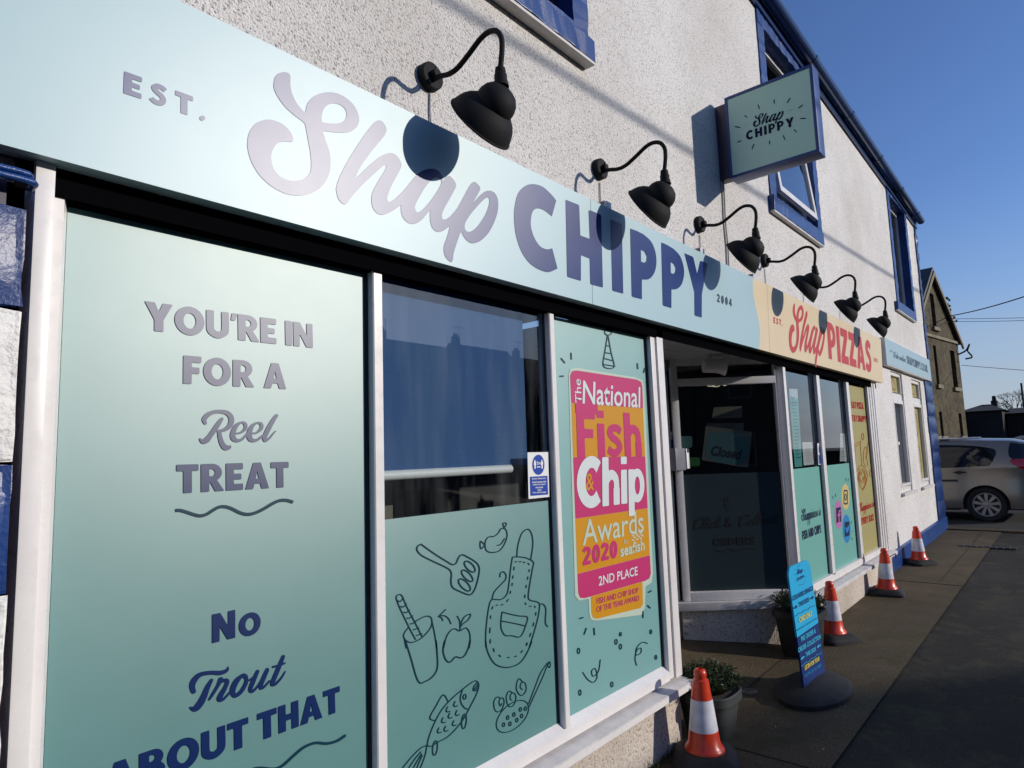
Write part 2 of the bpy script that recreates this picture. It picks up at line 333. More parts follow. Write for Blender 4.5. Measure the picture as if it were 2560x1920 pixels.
def box(name, m, parent, x0, x1, y0, y1, z0, z1, bevel=0.0, **props):
    if str(m).endswith('glass') and name == 'pane': return MB().quad((x0, y0, z0), (x1, y0, z0), (x1, y0, z1), (x0, y0, z1)).build(name, m, parent, fix=False, **props)
    return MB().box(x0, x1, y0, y1, z0, z1).build(name, m, parent, bevel=bevel, smooth=bevel > 0, **props)
def clone(o, parent=None):
    c = o.copy(); C.objects.link(c)
    if parent is not None: c.parent = parent
    for ch in list(o.children): clone(ch, c)
    return c

# ------------------------------------------------------------------ 2-D shapes: signed fields -> flat meshes on real planes
def smooth(pts, k=4, closed=False):
    P = [np.array(p, float) for p in pts]; n = len(P); out = []
    rng = range(n) if closed else range(n-1)
    for i in rng:
        if closed: a, b, c, d = P[(i-1) % n], P[i], P[(i+1) % n], P[(i+2) % n]
        else: a, b, c, d = P[max(i-1, 0)], P[i], P[i+1], P[min(i+2, n-1)]
        for j in range(k):
            t = j/k; out.append(0.5*((2*b)+(-a+c)*t+(2*a-5*b+4*c-d)*t*t+(-a+3*b-3*c+d)*t**3))
    if not closed: out.append(P[-1])
    return out
def f_cap(X, Y, pts):
    F = np.full(X.shape, 1e9)
    for (ax, ay, ar), (bx, by, br) in zip(pts[:-1], pts[1:]):
        dx, dy = bx-ax, by-ay; L = dx*dx+dy*dy+1e-12
        t = np.clip(((X-ax)*dx+(Y-ay)*dy)/L, 0, 1)
        F = np.minimum(F, np.hypot(X-ax-t*dx, Y-ay-t*dy)-(ar+t*(br-ar)))
    return F
def f_poly(X, Y, pts):
    D = np.full(X.shape, 1e18); ins = np.zeros(X.shape, bool); n = len(pts)
    for i in range(n):
        ax, ay = pts[i][:2]; bx, by = pts[(i+1) % n][:2]; dx, dy = bx-ax, by-ay
        t = np.clip(((X-ax)*dx+(Y-ay)*dy)/(dx*dx+dy*dy+1e-18), 0, 1)
        D = np.minimum(D, (X-ax-t*dx)**2+(Y-ay-t*dy)**2)
        c = ((ay > Y) != (by > Y)); 
        if dy != 0: ins ^= c & (X < dx*(Y-ay)/dy+ax)
    return np.sqrt(D)*np.where(ins, -1, 1)
def field_cells(prims, res, maxrun=10**6):
    """prims: list of (kind, pts); kinds P add polygon, H hole polygon, C capsule chain. returns list of polygons (2-D)"""
    xs = [p[0]-(p[2] if k == 'C' else 0) for k, q in prims if k != 'H' for p in q]+[p[0]+(p[2] if k == 'C' else 0) for k, q in prims if k != 'H' for p in q]
    ys = [p[1]-(p[2] if k == 'C' else 0) for k, q in prims if k != 'H' for p in q]+[p[1]+(p[2] if k == 'C' else 0) for k, q in prims if k != 'H' for p in q]
    x0, x1, y0, y1 = min(xs)-1.5*res, max(xs)+1.5*res, min(ys)-1.5*res, max(ys)+1.5*res
    gx = np.arange(x0, x1+res, res); gy = np.arange(y0, y1+res, res); X, Y = np.meshgrid(gx, gy)
    F = np.full(X.shape, 1e9); H = np.full(X.shape, -1e9)
    for k, q in prims:
        if k == 'P': F = np.minimum(F, f_poly(X, Y, q))
        elif k == 'C': F = np.minimum(F, f_cap(X, Y, q))
        else: H = np.maximum(H, -f_poly(X, Y, q))
    F = np.maximum(F, H); F = np.where(np.abs(F) < 1e-9, 1e-9, F)
    I = F < 0; n4 = I[:-1, :-1].astype(int)+I[:-1, 1:]+I[1:, 1:]+I[1:, :-1]
    polys = []
    for j in range(n4.shape[0]):
        row = n4[j]; full = row == 4; i = 0; idx = np.nonzero(row)[0]
        if len(idx) == 0: continue
        i = idx[0]; end = idx[-1]+1
        while i < end:
            if row[i] == 4:
                k = i
                while k < end and row[k] == 4 and k-i < maxrun: k += 1
                polys.append([(gx[i], gy[j]), (gx[k], gy[j]), (gx[k], gy[j+1]), (gx[i], gy[j+1])]); i = k
            elif row[i] > 0:
                cs = [(i, j), (i+1, j), (i+1, j+1), (i, j+1)]; P = []
                for a in range(4):
                    (ia, ja), (ib, jb) = cs[a], cs[(a+1) % 4]; fa, fb = F[ja, ia], F[jb, ib]
                    if fa < 0: P.append((gx[ia], gy[ja]))
                    if (fa < 0) != (fb < 0):
                        t = fa/(fa-fb); P.append((gx[ia]+t*(gx[ib]-gx[ia]), gy[ja]+t*(gy[jb]-gy[ja])))
                if len(P) > 2: polys.append(P)
                i += 1
            else: i += 1
    return polys
def polys_mesh(name, polys, to3d, m, parent, smooth_=False, weld=False, **props):
    flat = np.array([p for q in polys for p in q]); P3 = to3d(flat[:, 0], flat[:, 1])
    fs = []; n = 0
    for q in polys: fs.append(tuple(range(n, n+len(q)))); n += len(q)
    me = bpy.data.meshes.new(name); me.from_pydata([tuple(p) for p in P3], [], fs)
    if weld:
        bm = bmesh.new(); bm.from_mesh(me); bmesh.ops.remove_doubles(bm, verts=bm.verts, dist=2e-4); bmesh.ops.recalc_face_normals(bm, faces=bm.faces); bm.to_mesh(me); bm.free()
    if smooth_: me.polygons.foreach_set('use_smooth', [True]*len(me.polygons))
    me.update(); return link(name, me, m, parent, **props)
def trace(name, pl, prims, m, parent, crop=(0, 0, 1), res=1.6, off=0.0015, **props):
    """prims in crop pixels -> photo pixels -> the real plane"""
    ox, oy, s = crop; q = []
    for k, pts in prims:
        if k == 'C': q.append((k, [(ox+p[0]/s, oy+p[1]/s, p[2]/s) for p in pts]))
        else: q.append((k, [(ox+p[0]/s, oy+p[1]/s) for p in pts]))
    return polys_mesh(name, field_cells(q, res), lambda a, b: pl.px(a, b, off), m, parent, **props)
def line(pts, r, k=4): return ('C', [tuple(p)+(r,) if len(p) == 2 else tuple(p) for p in (smooth(pts, k) if k > 1 else pts)])
def cap(pts, k=4): return ('C', [tuple(p) for p in smooth(pts, k)])
def ell(cx, cy, rx, ry, n=28, kind='P', rot=0.0):
    c, s = math.cos(rot), math.sin(rot)
    return (kind, [(cx+rx*math.cos(2*math.pi*i/n)*c-ry*math.sin(2*math.pi*i/n)*s, cy+rx*math.cos(2*math.pi*i/n)*s+ry*math.sin(2*math.pi*i/n)*c) for i in range(n)])
def rect(x0, y0, x1, y1, kind='P'): return (kind, [(x0, y0), (x1, y0), (x1, y1), (x0, y1)])
def rrect(x0, y0, x1, y1, r, kind='P', n=5):
    P = []
    for cx, cy, a0 in ((x1-r, y1-r, 0), (x0+r, y1-r, 90), (x0+r, y0+r, 180), (x1-r, y0+r, 270)):
        for i in range(n+1):
            a = math.radians(a0+90*i/n); P.append((cx+r*math.cos(a), cy+r*math.sin(a)))
    return (kind, P)
def ribbon(pts, w, k=5):
    P = [np.array(p[:2], float) for p in (smooth(pts, k) if k > 1 else pts)]; L = []; R = []
    for i, p in enumerate(P):
        t = P[min(i+1, len(P)-1)]-P[max(i-1, 0)]; t /= (np.linalg.norm(t)+1e-12); nn = np.array([-t[1], t[0]])*w/2
        L.append(tuple(p+nn)); R.append(tuple(p-nn))
    return ('P', L+R[::-1])
def dshape(x0, y0, x1, y1, kind='P'):
    r = (y1-y0)/2; rx = min(r*1.05, (x1-x0)*0.95); P = [(x0, y0), (x1-rx, y0)]
    for i in range(1, 12):
        a = math.radians(-90+15*i); P.append((x1-rx+rx*math.cos(a), (y0+y1)/2+r*math.sin(a)))
    return (kind, P+[(x1-rx, y1), (x0, y1)])
# bold grotesque capitals, cap height 1
S_, T_ = 0.27, 0.235
def glyph(ch):
    s, t = S_, T_
    if ch == 'I': return s, [rect(0, 0, s, 1)]
    if ch == 'L': return .56, [rect(0, 0, s, 1), rect(0, 0, .56, t)]
    if ch == 'E': return .60, [rect(0, 0, s, 1), rect(0, 0, .60, t), rect(0, 1-t, .60, 1), rect(0, .39, .54, .61)]
    if ch == 'F': return .58, [rect(0, 0, s, 1), rect(0, 1-t, .58, 1), rect(0, .37, .52, .60)]
    if ch == 'T': return .70, [rect(.35-s/2, 0, .35+s/2, 1), rect(0, 1-t, .70, 1)]
    if ch == 'H': return .76, [rect(0, 0, s, 1), rect(.76-s, 0, .76, 1), rect(0, .38, .76, .61)]
    if ch == 'N': return .80, [rect(0, 0, s*.93, 1), rect(.80-s*.93, 0, .80, 1), ('P', [(0, 1), (.27, 1), (.80, 0), (.53, 0)])]
    if ch == 'M': return .96, [rect(0, 0, s*.9, 1), rect(.96-s*.9, 0, .96, 1), ('P', [(0, 1), (.26, 1), (.48, .55), (.70, 1), (.96, 1), (.60, .2), (.36, .2)])]
    if ch == 'A': return .88, [('P', [(0, 0), (.30, 1), (.58, 1), (.88, 0), (.60, 0), (.545, .2), (.335, .2), (.28, 0)]), ('H', [(.385, .39), (.495, .39), (.44, .70)])]
    if ch == 'V': return .84, [('P', [(0, 1), (.29, 1), (.42, .42), (.55, 1), (.84, 1), (.56, 0), (.28, 0)])]
    if ch == 'W': return 1.2, [('P', [(0, 1), (.28, 1), (.37, .45), (.48, 1), (.72, 1), (.83, .45), (.92, 1), (1.2, 1), (.97, 0), (.72, 0), (.6, .55), (.48, 0), (.23, 0)])]
    if ch == 'Y': return .84, [('P', [(0, 1), (.30, 1), (.42, .68), (.54, 1), (.84, 1), (.42+s/2, .40), (.42+s/2, 0), (.42-s/2, 0), (.42-s/2, .40)])]
    if ch == 'X': return .84, [('P', [(0, 1), (.3, 1), (.42, .7), (.54, 1), (.84, 1), (.57, .5), (.84, 0), (.54, 0), (.42, .3), (.3, 0), (0, 0), (.27, .5)])]
    if ch == 'K': return .78, [rect(0, 0, s, 1), ('P', [(.2, .42), (.47, 1), (.78, 1), (.5, .54), (.80, 0), (.48, 0), (.3, .36), (.2, .3)])]
    if ch == 'Z': return .66, [('P', [(.02, 1), (.66, 1), (.66, .80), (.32, t), (.66, t), (.66, 0), (0, 0), (0, .20), (.33, 1-t), (.02, 1-t)])]
    if ch in 'O0':
        w = .94 if ch == 'O' else .64; return w, [ell(w/2, .5, w/2, .52, 36), ell(w/2, .5, w/2-s, .52-t*1.02, 30, 'H')]
    if ch == 'Q': return .94, [ell(.47, .5, .47, .52, 36), ell(.47, .5, .2, .28, 30, 'H'), ('P', [(.55, .2), (.7, .3), (.95, .0), (.78, -.06)])]
    if ch == 'C': return .78, [ell(.46, .5, .46, .52, 40), ell(.46, .5, .46-s, .52-t, 32, 'H'), ('H', [(.5, .5), (.73, .86), (1.5, 1.4), (1.5, -.4), (.73, .14)])]
    if ch == 'G': return .86, [ell(.46, .5, .46, .52, 40), ell(.46, .5, .46-s, .52-t, 32, 'H'), ('H', [(.5, .52), (.75, .86), (1.5, 1.4), (1.5, .52)]), ]
    if ch == 'D': return .82, [dshape(0, 0, .82, 1), dshape(s, t, .82-s, 1-t, 'H')]
    if ch == 'P': return .68, [rect(0, 0, s, 1), dshape(0, .33, .68, 1), dshape(s, .33+t*.82, .68-s*.85, 1-t*.82, 'H')]
    if ch == 'R': return .76, [rect(0, 0, s, 1), dshape(0, .36, .70, 1), dshape(s, .36+t*.8, .70-s*.85, 1-t*.8, 'H'), ('P', [(.26, .42), (.52, .42), (.78, 0), (.47, 0)])]
    if ch == 'B': return .72, [dshape(0, .44, .67, 1), dshape(0, 0, .72, .58), dshape(s, .63, .67-s*.85, .83, 'H'), dshape(s, .19, .72-s*.85, .40, 'H')]
    if ch == 'U': return .78, [ribbon([(s/2, 1), (s/2, .7), (s/2, .42), (.17, .22), (.39, .105), (.61, .22), (.78-s/2, .42), (.78-s/2, .7), (.78-s/2, 1)], s*.93)]
    if ch == 'J': return .5, [ribbon([(.37, 1), (.37, .35), (.28, .14), (.05, .12)], s)]
    if ch == 'S': return .66, [ribbon([(.60, .80), (.46, .885), (.28, .88), (.155, .755), (.22, .62), (.42, .50), (.51, .36), (.45, .17), (.28, .105), (.12, .14), (.03, .23)], t)]
    if ch == '2': return .62, [ribbon([(.07, .74), (.17, .87), (.33, .89), (.48, .80), (.48, .64), (.36, .45), (.20, .24), (.06, .08)], t), rect(.03, 0, .62, t*.9)]
    if ch == '1': return .4, [rect(.13, 0, .4, 1), ('P', [(.2, 1), (.2, .72), (0, .66), (0, .86)])]
    if ch == '4': return .70, [('P', [(.36, 1), (.58, 1), (.58, .42), (.70, .42), (.70, .21), (.58, .21), (.58, 0), (.34, 0), (.34, .21), (0, .21), (0, .42)]), ('H', [(.34, .42), (.34, .70), (.19, .42)])]
    if ch == '.': return .24, [ell(.12, .12, .12, .125, 14)]
    if ch == "'": return .2, [('P', [(.05, 1), (.24, 1), (.16, .72), (0, .72)])]
    if ch == '&': return .8, [ribbon([(.74, .04), (.5, .3), (.22, .66), (.22, .84), (.36, .92), (.5, .82), (.44, .64), (.2, .44), (.13, .24), (.26, .1), (.45, .12), (.62, .3), (.68, .48)], t*.85)]
    return .3, []
def words(name, text, m, parent, to3d, sx, sy, track=.07, res=None, space=.30, fatten=0, **props):
    """text laid from (0,0) in units: glyph units * sx, sy metres"""
    polys = []; x = 0
    for ch in text:
        if ch == ' ': x += space; continue
        w, pr = glyph(ch)
        polys += [[((x+px_)*sx, py_*sy) for px_, py_ in q] for q in field_cells(pr, res or .035)]
        x += w+track
    return polys_mesh(name, polys, to3d, m, parent, **props)
def text_width(text, track=.07, space=.30): return sum(space if c == ' ' else glyph(c)[0]+track for c in text)-track
def text_px(name, text, pl, BL, BR, TL, m, parent, crop=(0, 0, 1), off=.0015, track=.07, space=.30, res=None, **props):
    ox, oy, s = crop; cv = lambda p: pl.uv(ox+p[0]/s, oy+p[1]/s)
    a, b, c = cv(BL), cv(BR), cv(TL); W = text_width(text, track, space); U = (b-a)/W; V = c-a
    return words(name, text, m, parent, lambda X, Y: pl.at(a[0]+X*U[0]+Y*V[0], a[1]+X*U[1]+Y*V[1], off), 1, 1, track, res, space, **props)
def plain(name, text, pl, BL, BR, TL, m, parent, crop=(0, 0, 1), off=.0015, bold=0.0, shear=0.0, uvs=False, **props):
    """fine print in the built-in face; BL, BR, TL = corners of its box"""
    c = bpy.data.curves.new('t', 'FONT'); c.body = text; c.offset = bold; c.fill_mode = 'FRONT'; c.dimensions = '2D'; c.resolution_u = 3; c.shear = shear; c.align_x = 'CENTER' if '\n' in text else 'LEFT'
    ob = bpy.data.objects.new('t', c); me = bpy.data.meshes.new_from_object(ob); bpy.data.objects.remove(ob)
    n = len(me.vertices); co = np.zeros(n*3); me.vertices.foreach_get('co', co); co = co.reshape(-1, 3)
    x0, x1 = co[:, 0].min(), co[:, 0].max(); y0, y1 = co[:, 1].min(), co[:, 1].max()
    if uvs: a, b, t = map(np.array, (BL, BR, TL))
    else:
        ox, oy, s = crop; a, b, t = [pl.uv(ox+p[0]/s, oy+p[1]/s) for p in (BL, BR, TL)]
    X = (co[:, 0]-x0)/(x1-x0); Y = (co[:, 1]-y0)/(y1-y0); q = a+X[:, None]*(b-a)+Y[:, None]*(t-a)
    P = pl.at(q[:, 0], q[:, 1], off); me.vertices.foreach_set('co', P.reshape(-1)); me.name = name; me.materials.clear(); me.update()
    return link(name, me, m, parent, **props)
# joined-up script, x-height 1, already slanted by SH
SH = .42
SHAP_UNIT_S = []
SCRIPT = {
 'a': (1.12, [[(.78, .86, .07), (.5, 1.0, .10), (.18, .72, .13), (.10, .28, .13), (.28, .03, .10), (.55, .28, .09), (.80, .92, .12)], [(.80, .92, .12), (.74, .25, .12), (.86, .02, .09), (1.12, .25, .06)]]),
 'c': (.92, [[(.70, .80, .11), (.52, 1.0, .09), (.2, .7, .12), (.12, .28, .13), (.34, .02, .1), (.66, .1, .07), (.92, .3, .05)]]),
 'd': (1.15, [[(.75, .86, .07), (.5, 1.0, .10), (.18, .72, .13), (.10, .28, .13), (.28, .03, .10), (.55, .28, .09), (.80, 1.2, .10), (.84, 1.95, .12)], [(.84, 1.9, .12), (.76, .4, .12), (.86, .02, .09), (1.15, .25, .06)]]),
 'e': (.88, [[(.16, .42, .06), (.45, .52, .08), (.62, .8, .10), (.46, 1.0, .08), (.2, .74, .11), (.12, .3, .13), (.32, .02, .10), (.62, .1, .07), (.88, .3, .05)]]),
 'h': (1.1, [[(.08, .2, .05), (.34, 1.3, .06), (.36, 1.9, .10), (.2, 1.5, .12), (.12, .1, .12)], [(.14, .3, .07), (.36, .85, .08), (.56, .98, .09), (.66, .75, .12), (.62, .22, .12), (.76, .02, .09), (1.1, .28, .05)]]),
 'i': (.62, [[(.16, .95, .12), (.14, .25, .12), (.28, .02, .09), (.62, .3, .05)], [(.20, 1.42, .13), (.205, 1.44, .13)]]),
 'k': (1.0, [[(.14, 1.9, .12), (.12, .05, .12)], [(.14, .5, .07), (.44, .95, .10), (.56, .78, .08), (.26, .5, .07)], [(.3, .52, .08), (.52, .1, .11), (.66, .02, .08), (1.0, .28, .05)]]),
 'l': (.62, [[(.08, .3, .05), (.36, 1.4, .06), (.32, 1.95, .10), (.16, 1.4, .12), (.12, .25, .12), (.28, .02, .09), (.62, .3, .05)]]),
 'n': (1.08, [[(.12, .95, .12), (.10, .05, .12)], [(.14, .35, .07), (.36, .85, .08), (.56, .98, .09), (.66, .75, .12), (.62, .22, .12), (.76, .02, .09), (1.08, .28, .05)]]),
 'o': (.98, [[(.48, 1.0, .09), (.18, .72, .13), (.12, .28, .13), (.34, .0, .10), (.62, .26, .12), (.66, .72, .12), (.46, 1.0, .08), (.62, .82, .06), (.98, .72, .05)]]),
 'p': (1.0, [[(.12, .98, .12), (.10, -.9, .13)], [(.14, .3, .07), (.34, .85, .08), (.54, 1.0, .1), (.7, .7, .12), (.62, .2, .12), (.38, .0, .09), (.2, .12, .06)], [(.5, .02, .05), (1.0, .28, .05)]]),
 'r': (.8, [[(.1, .8, .07), (.24, 1.02, .08), (.36, .92, .08), (.5, .9, .1), (.44, .3, .12), (.52, .02, .09), (.8, .28, .05)]]),
 's': (.78, [[(.05, .25, .05), (.36, .98, .07), (.5, .55, .11), (.44, .12, .12), (.2, .02, .1)], [(.3, .02, .06), (.78, .3, .05)]]),
 't': (.72, [[(.22, 1.5, .11), (.14, .3, .12), (.3, .02, .09), (.72, .3, .05)], [(-.05, .98, .07), (.5, 1.02, .06)]]),
 'u': (1.08, [[(.14, .95, .12), (.12, .3, .12), (.28, .02, .10), (.5, .2, .08), (.66, .95, .12), (.62, .25, .12), (.76, .02, .09), (1.08, .28, .05)]]),
 'C': (1.45, [[(1.2, 1.55, .12), (1.05, 1.9, .10), (.6, 1.75, .12), (.24, 1.1, .16), (.22, .4, .17), (.55, .0, .13), (1.0, .15, .09), (1.45, .5, .05)], [(1.2, 1.55, .1), (1.02, 1.45, .07)], [(.3, 1.5, .06), (.0, 1.6, .1), (-.1, 1.35, .12)]]),
 'O': (1.5, [[(.8, 1.9, .1), (.3, 1.5, .15), (.15, .6, .17), (.5, 0, .13), (1.1, .4, .15), (1.2, 1.4, .14), (.8, 1.9, .1), (.5, 1.6, .07), (1.2, 1.7, .06)]]),
}
def script_prims(text):
    pr = []; x = 0
    for ch in text:
        if ch == ' ': x += .55; continue
        if ch == '&':
            pr.append(cap([(x+1.1, .3, .08), (x+.8, .0, .1), (x+.3, .1, .12), (x+.2, .5, .12), (x+.6, .9, .12), (x+.75, 1.35, .12), (x+.5, 1.6, .1), (x+.3, 1.3, .1), (x+.5, .9, .1), (x+1.1, .0, .12)])); x += 1.5; continue
        if ch == 'S':
            for k, pts in SHAP_UNIT_S: pr.append((k, [(x+p[0]*1.9+.0, p[1]*1.9) for p in pts]))
            x += 1.45; continue
        w, st = SCRIPT[ch]
        for s in st: pr.append(cap([(x+px_+SH*py_, py_, r) for px_, py_, r in s], 5))
        x += w
    return pr, x
def script(name, text, pl, BL, BR, XL, m, parent, crop=(0, 0, 1), off=.0015, res=.07, fat=0.0, **props):
    """XL: point one x-height above BL"""
    ox, oy, s = crop; a, b, c = [pl.uv(ox+p[0]/s, oy+p[1]/s) for p in (BL, BR, XL)]
    pr, W = script_prims(text); U = (b-a)/W; V = c-a
    if fat: pr = [(k, [(p[0], p[1], p[2]+fat) for p in q]) if k == 'C' else (k, q) for k, q in pr]
    return polys_mesh(name, field_cells(pr, res), lambda X, Y: pl.at(a[0]+X*U[0]+Y*V[0], a[1]+X*U[1]+Y*V[1], off), m, parent, **props)

# ================================================================== PLANES
FAS = Plane((0, 1.792, 0.745), (1, 0, 0), (0, -0.018, 0.545))      # tilted fascia face
GL = Plane((0, 1.900, 0), (1, 0, 0), (0, 0, 1))                    # shop glazing
FR = Plane((0, 1.865, 0), (1, 0, 0), (0, 0, 1))                    # front of the window frames
def gz(x): return -1.70+0.018*min(max(x, -30.0), 20.0)             # ground height

# ================================================================== GROUND
def sheet(name, m, xs, y0, y1, dz=0.0, **props):
    b = MB()
    for a, c in zip(xs[:-1], xs[1:]): b.quad((a, y0, gz(a)+dz), (c, y0, gz(c)+dz), (c, y1, gz(c)+dz), (a, y1, gz(a)+dz))
    return b.build(name, m, None, **props)
sheet('ground', 'asphalt', [-400, -30, -10, 0, 5, 10, 20, 400], -400, 400, 0, kind='structure')
pav = MB(); 
slabs = [(-6, -1.2), (-1.2, 3.62), (3.62, 8.55), (8.55, 13.05)]
strip = sheet('pavement', 'concrete', [-6, 0, 5, 10, 13.05], 1.125, 1.865, 0.012, kind='structure')
b = MB()
b.add([(3.52, 1.8655, gz(3.5)+.012), (5.76, 1.8655, gz(5.8)+.012), (5.02, 2.70, -1.50), (3.52, 2.70, -1.50)], [(0, 1, 2), (0, 2, 3)])
b.build('entrance_floor', 'concrete', None, kind='structure')
# joints in the concrete strip: dark filler lines, slightly sunk look
jm = MB()
for x in (3.60, 8.52): jm.box(x-.004, x+.004, 1.13, 1.86, gz(x)+.0125, gz(x)+.016)
jm.quad((3.6, 1.855, gz(3.6)+.0165), (5.6, 1.875, gz(5.6)+.0165), (5.6, 1.89, gz(5.6)+.0165), (3.6, 1.87, gz(3.6)+.0165))
jm.quad((8.6, 1.34, gz(8.6)+.0165), (13, 1.36, gz(13)+.0165), (13, 1.366, gz(13)+.0165), (8.6, 1.346, gz(8.6)+.0165))
jm.build('pavement_joint', 'soil', strip)
sheet('road', 'road_asphalt', [-60, -30, 0, 10, 20, 120], -9.0, -2.2, 0.006, kind='structure')
sheet('side_road', 'road_asphalt', [13.35, 16, 20, 23], -2.2, 60, 0.008, kind='structure')
kb = MB()
kb.box(13.05, 13.30, -2.0, 1.9, gz(13.2)-.1, gz(13.2)+.03)
kb.build('kerb', 'concrete', None, bevel=.01, kind='structure')
# a row of little setts set in the pavement near the corner
for i in range(9):
    y = 1.46-.075*i; x = 11.35+.02*math.sin(i*2.1)
    o = MB().box(x-.05, x+.05, y-.03, y+.03, gz(x)+.008, gz(x)+.026).build('sett', 'pot_grey', strip, bevel=.008)
# iron cover in the entrance pavement
ac = tag(MB().lathe([(.0, .0), (.03, 0), (.034, .006), (.046, .008), (.052, .0)], (4.42, 1.83, gz(4.4)+.014), n=24).build('access_cover', 'sandstone_trim', None, smooth=True), 'small round metal cover in the concrete by the shop entrance', 'cover')
# far verge across the road
sheet('verge', 'concrete', [-60, 0, 20, 60], -18.2, -9.1, 0.01, kind='structure')

# ================================================================== SHOP BUILDING
shop = wthing('shop_building', 'white pebbledashed two storey chip shop with blue painted stone corners', 'building', (6.5, 1.9, gz(6.5)))
def eave(x): return 4.16-.036*(x-6.05)
def wall_face(name, m, y, x0, x1, z0f, z1f, holes, parent, depth=.12, dx=1.2):
    xs = sorted(set([x0, x1]+[h[0] for h in holes]+[h[1] for h in holes]+list(np.arange(math.ceil(x0/dx)*dx, x1, dx))))
    xs = [x for x in xs if x0-1e-6 <= x <= x1+1e-6]; b = MB()
    zs = sorted(set([h[2] for h in holes]+[h[3] for h in holes]))
    for a, c in zip(xs[:-1], xs[1:]):
        lev = [None]+zs+[None]
        for k in range(len(lev)-1):
            za0 = z0f(a) if lev[k] is None else lev[k]; zc0 = z0f(c) if lev[k] is None else lev[k]
            za1 = z1f(a) if lev[k+1] is None else lev[k+1]; zc1 = z1f(c) if lev[k+1] is None else lev[k+1]
            xm = (a+c)/2; zm = (za0+za1)/2
            if any(h[0] < xm < h[1] and h[2] < zm < h[3] for h in holes): continue
            b.quad((a, y, za0), (c, y, zc0), (c, y, zc1), (a, y, za1))
    for h in holes:
        q = [(h[0], h[2]), (h[1], h[2]), (h[1], h[3]), (h[0], h[3])]
        for i in range(4):
            (ax, az), (cx, cz) = q[i], q[(i+1) % 4]; b.quad((ax, y, az), (cx, y, cz), (cx, y+depth, cz), (ax, y+depth, az))
    return b.build(name, m, parent, fix=False)
UW = [(1.60, 2.935, 2.146, 4.00), (5.78, 7.30, 2.082, 4.035), (10.98, 12.40, 1.945, 3.91)]       # painted surrounds
UO = [(1.76, 2.79, 2.36, 3.84), (5.93, 7.16, 2.26, 3.90), (11.13, 12.25, 2.12, 3.79)]
US = [(1.55, 2.914, 1.83, 2.146, .13), (5.74, 7.22, 1.85, 2.082, .14), (10.80, 12.20, 1.85, 1.945, .13)]   # sills        # openings
SW = [(10.07, 10.80, -0.66, 0.99), (11.48, 12.22, -0.66, 0.97)]                               # slim end windows
wall_face('wall', 'pebbledash', 1.90, -3.0, 13.18, lambda x: 0.70, eave, [(o[0]-.03, o[1]+.03, o[2]-.03, o[3]+.03) for o in UO]+[(a, c, .70001, h) for a, c, l, h in SW], shop)
wall_face('wall', 'render_low', 1.86, .40, 3.50, lambda x: gz(x)-.05, lambda x: -1.30, [], shop)
wall_face('wall', 'render_low', 1.86, 5.86, 8.94, lambda x: gz(x)-.05, lambda x: -1.27, [], shop)
wall_face('wall', 'pebbledash', 1.90, 8.94, 13.18, lambda x: gz(x)-.05, lambda x: .70, [(a, c, l, .69999) for a, c, l, h in SW], shop)
b = MB(); b.quad((3.50, 1.86, gz(3.5)-.05), (3.50, 2.9, gz(3.5)-.05), (3.50, 2.9, -1.30), (3.50, 1.86, -1.30)); b.build('wall', 'render_low', shop)
# end wall round the corner and roof
b = MB(); b.quad((13.18, 1.9, gz(13)-.05), (13.18, 9.5, gz(13)-.05), (13.18, 9.5, eave(13.2)), (13.18, 1.9, eave(13.2)))
b.add([(13.18, 1.9, eave(13.2)), (13.18, 9.5, eave(13.2)), (13.18, 5.7, eave(13.2)+2.6)], [(0, 1, 2)]); b.build('wall', 'pebbledash', shop)
b = MB(); b.hexa([(-3, 1.86, eave(-3)+.05), (13.3, 1.86, eave(13.3)+.05), (13.3, 5.7, eave(13.3)+2.6), (-3, 5.7, eave(-3)+2.6)], [(-3, 1.86, eave(-3)+.12), (13.3, 1.86, eave(13.3)+.12), (13.3, 5.7, eave(13.3)+2.7), (-3, 5.7, eave(-3)+2.7)])
b.build('roof', 'slate', shop)
b = MB(); b.hexa([(13.3, 9.6, eave(13.3)+.05), (-3, 9.6, eave(-3)+.05), (-3, 5.7, eave(-3)+2.6), (13.3, 5.7, eave(13.3)+2.6)], [(13.3, 9.6, eave(13.3)+.12), (-3, 9.6, eave(-3)+.12), (-3, 5.7, eave(-3)+2.7), (13.3, 5.7, eave(13.3)+2.7)])
b.build('roof', 'slate', shop)
# gutter: half round trough, fascia board behind it, joint collars
def gutter():
    prof = [(1.895, .03), (1.895, -.13), (1.865, -.135), (1.865, .0)]
    b = MB(); xa, xb = -2.9, 13.27
    b.hexa([(xa, y, eave(xa)+z) for y, z in prof], [(xb, y, eave(xb)+z) for y, z in prof]); fb = b.build('fascia_board', 'gutter_blue', shop)
    b = MB(); n = 9; ring = []
    for k in range(n+1):
        a = math.pi*k/n; ring.append((1.80-.062*math.cos(a)*-1, -.0-.062*math.sin(a)))
    inner = [(1.80+(y-1.80)*.9, z*.9) for y, z in ring[::-1]]; full = ring+inner
    b.hexa([(xa, y, eave(xa)+z) for y, z in full], [(xb, y, eave(xb)+z) for y, z in full]); g = b.build('gutter', 'gutter_blue', shop)
    for x in (1.2, 3.4, 5.6, 7.15, 8.6, 10.1, 11.5, 12.8):
        b = MB(); rr = [(1.80+(y-1.80)*1.10, z*1.12+.004) for y, z in ring]; ri = [(1.80+(y-1.80)*1.01, z*1.02) for y, z in ring[::-1]]; f2 = rr+ri
        b.hexa([(x-.035, y, eave(x)+z) for y, z in f2], [(x+.035, y, eave(x)+z) for y, z in f2]); b.build('gutter_joint', 'gutter_blue', g)
gutter()
